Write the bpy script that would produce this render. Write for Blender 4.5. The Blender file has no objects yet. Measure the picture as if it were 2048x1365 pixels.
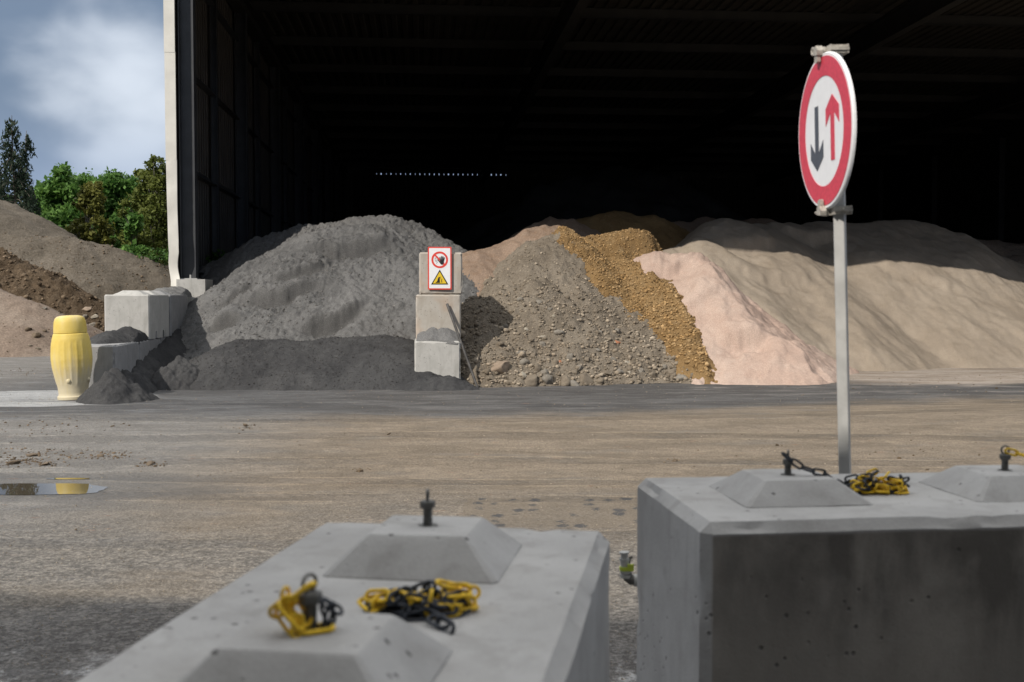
import bpy, bmesh, math, random
import numpy as np
from mathutils import Vector, Matrix

# ------------------------------------------------------------------ camera, world, sun
SC = bpy.context.scene
COL = SC.collection
F_PX = 2275.0                      # focal length in photo pixels (40 mm on 36 mm, 2048 wide)
CAM_Z = 1.6
PITCH = math.atan(92.5 / F_PX)
cam_d = bpy.data.cameras.new('camera')
cam = bpy.data.objects.new('camera', cam_d)
COL.objects.link(cam)
cam_d.lens = 40.0
cam_d.sensor_width = 36.0
cam_d.sensor_fit = 'HORIZONTAL'
cam_d.clip_start = 0.05
cam_d.clip_end = 3000
cam_d.dof.use_dof = True
cam_d.dof.focus_distance = 20.5
cam_d.dof.aperture_fstop = 4.5
cam.location = (0, 0, CAM_Z)
cam.rotation_euler = (math.pi / 2 - PITCH, 0, 0)
SC.camera = cam

SC.view_settings.view_transform = 'Standard'
SC.view_settings.look = 'None'
SC.view_settings.exposure = 0.2
SC.view_settings.gamma = 1.0

SUN_TRAVEL = Vector((0.80, 1.05, -1.0)).normalized()
SUN_EL = math.asin(-SUN_TRAVEL.z)
SUN_AZ = math.atan2(-SUN_TRAVEL.x, -SUN_TRAVEL.y)
sun_d = bpy.data.lights.new('sun', 'SUN')
sun_d.energy = 3.4
sun_d.angle = math.radians(0.7)
sun_d.color = (1.0, 0.93, 0.84)
sun = bpy.data.objects.new('sun', sun_d)
COL.objects.link(sun)
sun.rotation_euler = SUN_TRAVEL.to_track_quat('-Z', 'Y').to_euler()
sun.location = (-20, -26, 30)

def nd(nt, typ, ins=None, **attrs):
    n = nt.nodes.new(typ)
    for k, v in attrs.items():
        setattr(n, k, v)
    for k, v in (ins or {}).items():
        s = n.inputs[k]
        if isinstance(v, bpy.types.NodeSocket):
            nt.links.new(v, s)
        else:
            if isinstance(v, (tuple, list)) and len(v) == 3 and s.type == 'RGBA':
                v = (*v, 1.0)
            s.default_value = v
    return n

def mth(nt, op, a, b=0.0, c=0.0, clamp=False):
    n = nd(nt, 'ShaderNodeMath', {0: a, 1: b, 2: c}, operation=op)
    n.use_clamp = clamp
    return n.outputs[0]

def mixc(nt, f, a, b, mode='MIX'):
    n = nd(nt, 'ShaderNodeMix', data_type='RGBA', blend_type=mode)
    for idx, v in ((0, f), (6, a), (7, b)):
        s = n.inputs[idx]
        if isinstance(v, bpy.types.NodeSocket):
            nt.links.new(v, s)
        else:
            if isinstance(v, (tuple, list)) and len(v) == 3:
                v = (*v, 1.0)
            s.default_value = v
    return n.outputs[2]

def smooth(nt, v, a, b, lo=0.0, hi=1.0):
    return nd(nt, 'ShaderNodeMapRange', {0: v, 1: a, 2: b, 3: lo, 4: hi}, interpolation_type='SMOOTHSTEP').outputs[0]

def noise(nt, vec, scale, detail=4.0, rough=0.55, dist=0.0):
    n = nd(nt, 'ShaderNodeTexNoise', {'Scale': scale, 'Detail': detail, 'Roughness': rough, 'Distortion': dist})
    nt.links.new(vec, n.inputs['Vector'])
    return n.outputs[0]

def scaled(nt, vec, s):
    return nd(nt, 'ShaderNodeMapping', {'Vector': vec, 'Scale': s}).outputs[0]

world = bpy.data.worlds.new('World')
SC.world = world
world.use_nodes = True
wt = world.node_tree
wt.nodes.clear()
sky = nd(wt, 'ShaderNodeTexSky', sky_type='NISHITA')
sky.sun_disc = False
sky.sun_elevation = SUN_EL
sky.sun_rotation = SUN_AZ
sky.air_density = 1.2
sky.dust_density = 2.0
tc = nd(wt, 'ShaderNodeTexCoord').outputs['Generated']
sep = nd(wt, 'ShaderNodeSeparateXYZ', {0: tc})
n1 = noise(wt, scaled(wt, tc, (1.0, 1.0, 1.9)), 5.2, 3.0, 0.45, 0.15)
n2 = noise(wt, scaled(wt, tc, (1.0, 1.0, 1.6)), 13.0, 4.0, 0.5, 0.1)
# one bank of brighter cloud to the left of the shed
bd = Vector(((235 - 1024) / F_PX, 1.0, (590 - 175) / F_PX)).normalized()
dot = nd(wt, 'ShaderNodeVectorMath', {0: nd(wt, 'ShaderNodeVectorMath', {0: tc}, operation='NORMALIZE').outputs[0], 1: bd}, operation='DOT_PRODUCT').outputs['Value']
lobe = smooth(wt, mth(wt, 'ADD', dot, mth(wt, 'ADD', mth(wt, 'MULTIPLY', mth(wt, 'SUBTRACT', n1, .5), .016), mth(wt, 'MULTIPLY', mth(wt, 'SUBTRACT', n2, .5), .004))), 0.9925, 1.0012)
clo = mth(wt, 'ADD', mth(wt, 'ADD', mth(wt, 'MULTIPLY', n1, 0.62), mth(wt, 'MULTIPLY', n2, 0.14)), mth(wt, 'MULTIPLY', lobe, 0.52))
bright = smooth(wt, clo, 0.42, 0.98)
low = mixc(wt, bright, (1.7, 2.3, 3.3), (6.6, 7.2, 8.1))
high = mixc(wt, bright, (16.8, 16.8, 16.7), (19.5, 19.5, 19.3))
high = mixc(wt, 1.0, high, mixc(wt, smooth(wt, sep.outputs['Y'], -.5, .6), (.34, .34, .34), (1.1, 1.1, 1.1)), 'MULTIPLY')
up = smooth(wt, sep.outputs['Z'], 0.30, 0.80)
# a strip of paler sky under the cloud, close to the horizon
hz = smooth(wt, sep.outputs['Z'], 0.17, 0.06)
low = mixc(wt, mth(wt, 'MULTIPLY', hz, 0.75), low, (2.9, 3.75, 5.4))
clouds = mixc(wt, up, low, high)
skyc = mixc(wt, 0.93, sky.outputs[0], clouds)
bg = nd(wt, 'ShaderNodeBackground', {'Color': skyc, 'Strength': 0.1})
wo = nd(wt, 'ShaderNodeOutputWorld')
wt.links.new(bg.outputs[0], wo.inputs[0])

# ------------------------------------------------------------------ photo pixel -> point in the place
CP, SP = math.cos(PITCH), math.sin(PITCH)
GZ = -.10            # the near yard lies a hand lower than the shed apron
def P(u, v, D):
    a = (u - 1024.0) / F_PX
    b = (682.5 - v) / F_PX
    dx, dy, dz = a, CP + b * SP, -SP + b * CP
    t = D / dy
    return Vector((dx * t, D, CAM_Z + dz * t))
def G(u, v, z=0.0):
    a = (u - 1024.0) / F_PX
    b = (682.5 - v) / F_PX
    dx, dy, dz = a, CP + b * SP, -SP + b * CP
    t = (z - CAM_Z) / dz
    return Vector((dx * t, dy * t, z))
def project(x, y, z):
    zz = z - CAM_Z
    dep = y * CP - zz * SP
    upc = y * SP + zz * CP
    return 1024.0 + F_PX * x / dep, 682.5 - F_PX * upc / dep

# ------------------------------------------------------------------ helpers
def tag(o, label=None, cat=None, group=None, kind=None):
    if label: o['label'] = label
    if cat: o['category'] = cat
    if group: o['group'] = group
    if kind: o['kind'] = kind
    return o
def empty(name, loc, rz=0.0, label=None, cat=None, group=None, rot=None):
    o = bpy.data.objects.new(name, None)
    o.empty_display_size = 0.2
    COL.objects.link(o)
    o.location = loc
    o.rotation_euler = rot if rot else (0, 0, rz)
    return tag(o, label, cat, group)

def np_mesh(name, V, Fq, smooth_sh=False, tint=None):
    V = np.asarray(V, dtype=np.float32)
    Fq = np.asarray(Fq, dtype=np.int32)
    me = bpy.data.meshes.new(name)
    k = Fq.shape[1]
    me.vertices.add(len(V)); me.vertices.foreach_set('co', V.ravel())
    me.loops.add(Fq.size); me.loops.foreach_set('vertex_index', Fq.ravel())
    me.polygons.add(len(Fq)); me.polygons.foreach_set('loop_start', np.arange(len(Fq), dtype=np.int32) * k)
    if smooth_sh:
        me.polygons.foreach_set('use_smooth', np.ones(len(Fq), dtype=bool))
    if tint is not None:
        at = me.attributes.new('tint', 'FLOAT', 'POINT')
        at.data.foreach_set('value', np.asarray(tint, dtype=np.float32))
    me.update(calc_edges=True)
    me.validate()
    return me
def place(name, me, mat, parent=None, loc=(0, 0, 0)):
    o = bpy.data.objects.new(name, me)
    COL.objects.link(o)
    o.location = loc
    if mat: me.materials.append(mat)
    if parent: o.parent = parent
    return o

class MB:
    def __init__(s): s.v = []; s.f = []
    def add(s, vs, fs):
        b = len(s.v); s.v += [tuple(x) for x in vs]; s.f += [tuple(i + b for i in f) for f in fs]
    def box(s, x0, x1, y0, y1, z0, z1):
        s.add([(x0,y0,z0),(x1,y0,z0),(x1,y1,z0),(x0,y1,z0),(x0,y0,z1),(x1,y0,z1),(x1,y1,z1),(x0,y1,z1)],
              [(0,3,2,1),(4,5,6,7),(0,1,5,4),(1,2,6,5),(2,3,7,6),(3,0,4,7)])
    def prism(s, pts, y0, y1, axis='y'):
        n = len(pts)
        if axis == 'y':
            vs = [(p[0], y0, p[1]) for p in pts] + [(p[0], y1, p[1]) for p in pts]
        elif axis == 'x':
            vs = [(y0, p[0], p[1]) for p in pts] + [(y1, p[0], p[1]) for p in pts]
        else:
            vs = [(p[0], p[1], y0) for p in pts] + [(p[0], p[1], y1) for p in pts]
        s.add(vs, [tuple(range(n)), tuple(range(2 * n - 1, n - 1, -1))] + [(i, i + n, (i + 1) % n + n, (i + 1) % n) for i in range(n)])
    def tube(s, pts, rad, seg=8, closed=False, caps=True):
        pts = [Vector(p) for p in pts]
        n = len(pts)
        rs = rad if isinstance(rad, (list, tuple)) else [rad] * n
        vs = []; ref = None
        for i, p in enumerate(pts):
            if closed: t = pts[(i + 1) % n] - pts[i - 1]
            else: t = pts[min(i + 1, n - 1)] - pts[max(i - 1, 0)]
            t.normalize()
            if ref is None:
                ref = t.orthogonal().normalized()
            u = (ref - t * ref.dot(t)).normalized(); ref = u
            w = t.cross(u)
            for k in range(seg):
                a = 2 * math.pi * k / seg
                vs.append(p + (u * math.cos(a) + w * math.sin(a)) * rs[i])
        fs = []
        m = n if closed else n - 1
        for i in range(m):
            j = (i + 1) % n
            for k in range(seg):
                k2 = (k + 1) % seg
                fs.append((i*seg+k, i*seg+k2, j*seg+k2, j*seg+k))
        if caps and not closed:
            fs.append(tuple(range(seg - 1, -1, -1)))
            fs.append(tuple((n - 1) * seg + k for k in range(seg)))
        s.add(vs, fs)
    def loft(s, loops, cap0=True, cap1=True):
        n = len(loops[0]); vs = [p for l in loops for p in l]; fs = []
        for i in range(len(loops) - 1):
            for k in range(n):
                k2 = (k + 1) % n
                fs.append((i*n+k, i*n+k2, (i+1)*n+k2, (i+1)*n+k))
        if cap0: fs.append(tuple(range(n - 1, -1, -1)))
        if cap1: fs.append(tuple((len(loops) - 1) * n + k for k in range(n)))
        s.add(vs, fs)
    def lathe(s, prof, seg=32, cx=0, cy=0, cap=True):
        s.loft([[(cx + r * math.cos(2*math.pi*k/seg), cy + r * math.sin(2*math.pi*k/seg), z) for k in range(seg)] for r, z in prof], cap, cap)
    def build(s, name, mat, parent=None, loc=(0,0,0), rz=None, smooth_ang=None, rough=0.0, cuts=0, seed=0):
        me = bpy.data.meshes.new(name)
        me.from_pydata(s.v, [], s.f)
        bm = bmesh.new(); bm.from_mesh(me)
        bmesh.ops.recalc_face_normals(bm, faces=bm.faces)
        if cuts:
            bmesh.ops.subdivide_edges(bm, edges=bm.edges[:], cuts=cuts, use_grid_fill=True)
        if rough:
            co = np.array([v.co[:] for v in bm.verts])
            for ax in range(3):
                d = (fbm(co[:, (ax+1)%3]*9 + co[:, ax]*7.3, co[:, (ax+2)%3]*9 - co[:, ax]*5.1, 3, seed + ax) - .5) * 2 * rough
                for v, q in zip(bm.verts, d):
                    v.co[ax] += q
        bm.to_mesh(me); bm.free()
        if smooth_ang is not None:
            me.polygons.foreach_set('use_smooth', np.ones(len(me.polygons), dtype=bool))
            me.set_sharp_from_angle(angle=math.radians(smooth_ang))
        o = place(name, me, mat, parent, loc)
        if rz is not None: o.rotation_euler = (0, 0, rz)
        return o

# ---- value noise in numpy (for real relief)
def vnoise(x, y, seed=0):
    xi = np.floor(x).astype(np.int64); yi = np.floor(y).astype(np.int64)
    fx = x - xi; fy = y - yi
    fx = fx*fx*fx*(fx*(fx*6-15)+10); fy = fy*fy*fy*(fy*(fy*6-15)+10)
    def h(a, b):
        n = (a * 374761393 + b * 668265263 + seed * 974711) & 0xffffffff
        n = ((n ^ (n >> 13)) * 1274126177) & 0xffffffff
        n = ((n ^ (n >> 16)) * 2246822519) & 0xffffffff
        return ((n ^ (n >> 15)) & 0xffffff) / float(0xffffff)
    a = h(xi, yi); b = h(xi+1, yi); c = h(xi, yi+1); d = h(xi+1, yi+1)
    return (a*(1-fx)+b*fx)*(1-fy) + (c*(1-fx)+d*fx)*fy
def fbm(x, y, octv=4, seed=0, gain=0.5):
    x = np.asarray(x, dtype=float); y = np.asarray(y, dtype=float)
    t = np.zeros_like(x); amp = 1.0; tot = 0.0
    for i in range(octv):
        t += amp * vnoise(x * 2**i + 17.3*i, y * 2**i - 9.1*i, seed + i); tot += amp; amp *= gain
    return t / tot

# ------------------------------------------------------------------ materials
def new_mat(name):
    m = bpy.data.materials.new(name); m.use_nodes = True
    nt = m.node_tree; nt.nodes.clear()
    out = nd(nt, 'ShaderNodeOutputMaterial')
    b = nd(nt, 'ShaderNodeBsdfPrincipled')
    nt.links.new(b.outputs[0], out.inputs[0])
    return m, nt, b
def setin(nt, b, k, v):
    s = b.inputs[k]
    if isinstance(v, bpy.types.NodeSocket): nt.links.new(v, s)
    else:
        if isinstance(v, (tuple, list)) and len(v) == 3: v = (*v, 1.0)
        s.default_value = v
def bump(nt, b, layers):
    prev = None
    for hgt, strength, dist in layers:
        n = nd(nt, 'ShaderNodeBump', {'Height': hgt, 'Strength': strength, 'Distance': dist})
        if prev: nt.links.new(prev, n.inputs['Normal'])
        prev = n.outputs[0]
    nt.links.new(prev, b.inputs['Normal'])
def pos(nt): return nd(nt, 'ShaderNodeNewGeometry').outputs['Position']
def objc(nt): return nd(nt, 'ShaderNodeTexCoord').outputs['Object']

def mat_plain(name, col, rough=0.6, metal=0.0, var=0.12, scale=14.0, spec=0.5):
    m, nt, b = new_mat(name)
    c = objc(nt)
    n = noise(nt, c, scale, 5.0)
    dark = tuple(x * (1 - var) for x in col); lite = tuple(min(1, x * (1 + var)) for x in col)
    setin(nt, b, 'Base Color', mixc(nt, smooth(nt, n, .3, .7), dark, lite))
    setin(nt, b, 'Roughness', rough); setin(nt, b, 'Metallic', metal)
    b.inputs['Specular IOR Level'].default_value = spec
    return m

def mat_heap(name, c1, c2, c3, fine=60.0, big=0.8, bumps=(0.5, 0.02), tint=False, mid=6.0, streak=None, moist_shade=None):
    m, nt, b = new_mat(name)
    p = pos(nt)
    nb = noise(nt, p, big, 5.0, .6, .4)
    nm = noise(nt, p, mid, 6.0, .65)
    nf = noise(nt, p, fine, 4.0, .7)
    c = mixc(nt, smooth(nt, nb, .38, .62), c1, c2)
    c = mixc(nt, mth(nt, 'MULTIPLY', smooth(nt, nm, .45, .72), .55), c, c3)
    if moist_shade:
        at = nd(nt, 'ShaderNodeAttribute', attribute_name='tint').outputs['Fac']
        c = mixc(nt, mth(nt, 'MULTIPLY', at, .8), c, moist_shade)  # scarp faces: moist sand, plus overhang shade put into the colour
    if streak:
        ns = noise(nt, scaled(nt, p, (2.6, .7, .55)), 1.6, 4.0, .6, .3)
        c = mixc(nt, mth(nt, 'MULTIPLY', smooth(nt, ns, .5, .66), .6), c, streak)
    c = mixc(nt, smooth(nt, nf, .35, .75), mixc(nt, 1.0, c, (.72, .72, .72), 'MULTIPLY'), mixc(nt, 1.0, c, (1.18, 1.18, 1.18), 'MULTIPLY'))
    if tint:
        at = nd(nt, 'ShaderNodeAttribute', attribute_name='tint').outputs['Fac']
        c = mixc(nt, 1.0, c, mixc(nt, at, (.55, .53, .51), (1.85, 1.8, 1.75)), 'MULTIPLY')
    setin(nt, b, 'Base Color', c)
    setin(nt, b, 'Roughness', .95)
    b.inputs['Specular IOR Level'].default_value = .15
    bump(nt, b, [(nm, bumps[0] * .6, .06), (nf, bumps[0], bumps[1])])
    return m

def mat_concrete(name, base, stain, pale, wet=0.0, streaks=True, tan=None, darkened=False):
    m, nt, b = new_mat(name)
    c = objc(nt)
    n1 = noise(nt, c, 2.3, 6.0, .62, .3)
    n2 = noise(nt, c, 11.0, 5.0, .6)
    col = mixc(nt, smooth(nt, n1, .36, .66), base, pale)
    if streaks:
        ns = noise(nt, scaled(nt, c, (5.0, 5.0, .7)), 1.6, 5.0, .6, .4)
        col = mixc(nt, mth(nt, 'MULTIPLY', smooth(nt, ns, .5, .68), .42), col, stain)
    if darkened:  # front-face stains, plus the front's own shade put into the colour
        so = nd(nt, 'ShaderNodeSeparateXYZ', {0: c})
        blk = noise(nt, scaled(nt, c, (1.0, 1.0, .55)), 3.2, 5.0, .6, .3)
        fin = noise(nt, scaled(nt, c, (7.0, 7.0, .9)), 1.3, 4.0, .6)
        zed = mth(nt, 'ADD', so.outputs[2], mth(nt, 'MULTIPLY', mth(nt, 'SUBTRACT', fin, .5), .25))
        upm = smooth(nt, zed, .60, .92, .35, 1.0)
        fm = mth(nt, 'MULTIPLY', mth(nt, 'MULTIPLY', smooth(nt, so.outputs[1], -.380, -.386), smooth(nt, mth(nt, 'ADD', so.outputs[2], mth(nt, 'MULTIPLY', fin, .008)), .975, .966)), smooth(nt, mth(nt, 'ADD', so.outputs[0], mth(nt, 'MULTIPLY', fin, .012)), -.722, -.712))
        front_col = mixc(nt, mth(nt, 'MULTIPLY', mth(nt, 'ADD', smooth(nt, blk, .36, .62), smooth(nt, fin, .5, .7, 0, .4)), upm, clamp=True), (.335,.308,.27), (.135,.122,.106))
        col = mixc(nt, mth(nt, 'MULTIPLY', fm, .93), col, front_col)
    if tan:
        nt2 = noise(nt, c, 1.7, 3.0, .5)
        col = mixc(nt, mth(nt, 'MULTIPLY', smooth(nt, nt2, .45, .62), .6), col, tan)
    col = mixc(nt, mth(nt, 'MULTIPLY', smooth(nt, n2, .5, .75), .35), col, stain)
    vo = nd(nt, 'ShaderNodeTexVoronoi', {'Scale': 26.0, 'Randomness': 1.0})
    nt.links.new(scaled(nt, c, (1, 1, 1)), vo.inputs['Vector'])
    pit = mth(nt, 'MULTIPLY', smooth(nt, vo.outputs['Distance'], .20, .10), smooth(nt, noise(nt, c, 5.0, 4.0, .7), .50, .58))
    col = mixc(nt, mth(nt, 'MULTIPLY', pit, .8), col, tuple(x * .35 for x in stain))
    fine = noise(nt, c, 140.0, 3.0, .6)
    col = mixc(nt, fine, mixc(nt, 1.0, col, (.86, .86, .86), 'MULTIPLY'), mixc(nt, 1.0, col, (1.1, 1.1, 1.1), 'MULTIPLY'))
    setin(nt, b, 'Base Color', col)
    setin(nt, b, 'Roughness', .82 - wet)
    b.inputs['Specular IOR Level'].default_value = .3
    bump(nt, b, [(n2, .25, .01), (fine, .25, .004), (mth(nt, 'SUBTRACT', 1.0, pit), .6, .006)])
    return m

M = {}
M['grey_heap'] = mat_heap('grey_ash_sand', (.17,.17,.172), (.24,.238,.232), (.29,.285,.275), 55, .55, (.7,.03))
M['ash_heap'] = mat_heap('ash_sand', (.15,.149,.147), (.215,.213,.209), (.28,.277,.27), 55, .55, (.9,.03), moist_shade=(.105,.102,.098))
M['dark_heap'] = mat_heap('dark_grey_sand', (.062,.062,.064), (.085,.085,.086), (.105,.105,.105), 70, .8, (.8,.025))
M['rubble'] = mat_heap('brown_rubble_soil', (.215,.18,.138), (.275,.235,.185), (.32,.275,.22), 45, .9, (.9,.03))
M['rubble_stone'] = mat_heap('brown_rubble_stone', (.26,.22,.17), (.31,.27,.215), (.35,.315,.26), 40, 2.0, (.5,.01), tint=True)
M['ochre'] = mat_heap('ochre_gravel_soil', (.27,.17,.075), (.33,.215,.10), (.37,.26,.14), 50, 1.0, (.9,.03))
M['ochre_stone'] = mat_heap('ochre_gravel_stone', (.31,.20,.09), (.38,.26,.13), (.46,.355,.215), 40, 2.5, (.5,.01), tint=True)
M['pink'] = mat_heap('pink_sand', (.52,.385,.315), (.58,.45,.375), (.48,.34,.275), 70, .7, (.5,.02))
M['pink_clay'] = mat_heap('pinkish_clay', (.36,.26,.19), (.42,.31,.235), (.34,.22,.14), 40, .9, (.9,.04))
M['beige'] = mat_heap('beige_sand', (.345,.288,.226), (.415,.352,.282), (.30,.248,.188), 90, .35, (.5,.02), mid=3.0, streak=(.41,.345,.27))
M['dirt_bank'] = mat_heap('grey_brown_earth', (.135,.115,.09), (.172,.148,.118), (.21,.182,.148), 16, .35, (.9,.06))
M['brown_dirt'] = mat_heap('dark_brown_earth', (.085,.06,.038), (.15,.108,.07), (.22,.17,.118), 14, .7, (1.0,.10))
M['far_sand'] = mat_heap('rosy_grey_sand', (.25,.195,.155), (.29,.235,.19), (.23,.18,.14), 20, .6, (.5,.03))
M['concrete_front'] = mat_concrete('foreground_concrete', (.335,.328,.318), (.235,.225,.21), (.42,.413,.402), 0.03)
M['concrete_dark'] = mat_concrete('damp_concrete', (.21,.21,.21), (.11,.108,.102), (.27,.27,.272), 0.12)
M['concrete_shade_front'] = mat_concrete('foreground_shade_front_concrete', (.335,.328,.318), (.235,.225,.21), (.42,.413,.402), 0.03, darkened=True)
M['concrete_pale'] = mat_concrete('pale_concrete', (.44,.435,.41), (.30,.295,.27), (.52,.51,.485))
M['concrete_tan'] = mat_concrete('tan_stained_concrete', (.42,.385,.335), (.33,.285,.23), (.48,.455,.41), tan=(.46,.34,.25))
M['concrete_grey'] = mat_concrete('grey_dusty_concrete', (.27,.27,.272), (.18,.18,.18), (.32,.32,.32))
M['steel'] = mat_plain('galvanised_steel', (.43,.43,.415), .5, .2, .12, 10)
M['dull_steel'] = mat_plain('dull_dark_steel', (.12,.118,.11), .55, .4, .3, 60)
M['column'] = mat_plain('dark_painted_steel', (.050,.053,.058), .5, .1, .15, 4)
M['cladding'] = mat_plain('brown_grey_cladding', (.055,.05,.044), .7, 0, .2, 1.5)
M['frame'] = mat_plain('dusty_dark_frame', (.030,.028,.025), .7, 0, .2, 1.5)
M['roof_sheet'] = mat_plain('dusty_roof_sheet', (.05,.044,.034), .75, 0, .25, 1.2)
M['trim'] = mat_plain('off_white_trim', (.66,.645,.59), .45, 0, .06, 3)
M['white'] = mat_plain('white_sign_face', (.82,.83,.85), .4, 0, .03, 20)
M['sign_red'] = mat_plain('faded_red_sheeting', (.62,.06,.095), .45, 0, .10, 60)
M['bright_red'] = mat_plain('bright_red_print', (.72,.07,.05), .45, 0, .04, 20)
M['sign_grey'] = mat_plain('faded_black_sheeting', (.075,.085,.105), .5, 0, .08, 30)
M['black'] = mat_plain('black_print', (.012,.012,.014), .5, 0, .05, 20)
M['sign_yellow'] = mat_plain('yellow_print', (.75,.52,.03), .45, 0, .04, 20)
M['chain_yellow'] = mat_plain('yellow_plastic', (.80,.52,.03), .55, 0, .22, 30, .35)
M['chain_black'] = mat_plain('black_blue_plastic', (.026,.031,.040), .6, 0, .35, 40, .35)
M['clamp'] = mat_plain('cast_clamp', (.40,.375,.33), .6, .1, .3, 60)
M['brass_green'] = mat_plain('yellow_green_tape', (.42,.5,.05), .5, 0, .1, 30)
M['rust_bar'] = mat_plain('worn_steel_bar', (.10,.095,.09), .6, .2, .3, 8)
M['bark'] = mat_plain('grey_bark', (.10,.085,.068), .9, 0, .35, 6)
M['bark_pale'] = mat_plain('pale_bark', (.2,.185,.16), .9, 0, .35, 6)
M['wall_grey'] = mat_plain('light_grey_cladding', (.30,.31,.32), .6, 0, .06, 1)

def mat_leaf(name, c1, c2):
    m, nt, b = new_mat(name)
    at = nd(nt, 'ShaderNodeAttribute', attribute_name='tint').outputs['Fac']
    setin(nt, b, 'Base Color', mixc(nt, at, c1, c2))
    setin(nt, b, 'Roughness', .6)
    b.inputs['Specular IOR Level'].default_value = .25
    out = [n for n in nt.nodes if n.type == 'OUTPUT_MATERIAL'][0]
    tr = nd(nt, 'ShaderNodeBsdfTranslucent')
    nt.links.new(mixc(nt, at, c1, c2), tr.inputs[0])
    mx = nd(nt, 'ShaderNodeMixShader', {0: .35})
    nt.links.new(b.outputs[0], mx.inputs[1]); nt.links.new(tr.outputs[0], mx.inputs[2])
    nt.links.new(mx.outputs[0], out.inputs[0])
    return m
M['leaf_green'] = mat_leaf('fresh_green_leaf', (.045,.12,.026), (.19,.34,.075))
M['leaf_deep'] = mat_leaf('deep_green_leaf', (.03,.085,.02), (.12,.24,.055))
M['leaf_olive'] = mat_leaf('olive_leaf', (.07,.10,.02), (.22,.25,.06))
M['leaf_rust'] = mat_leaf('turning_leaf', (.08,.095,.022), (.23,.225,.05))
M['needle'] = mat_leaf('blue_green_needle', (.02,.038,.024), (.065,.095,.055))
M['weed'] = mat_leaf('weed_leaf', (.03,.08,.015), (.08,.16,.03))

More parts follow.
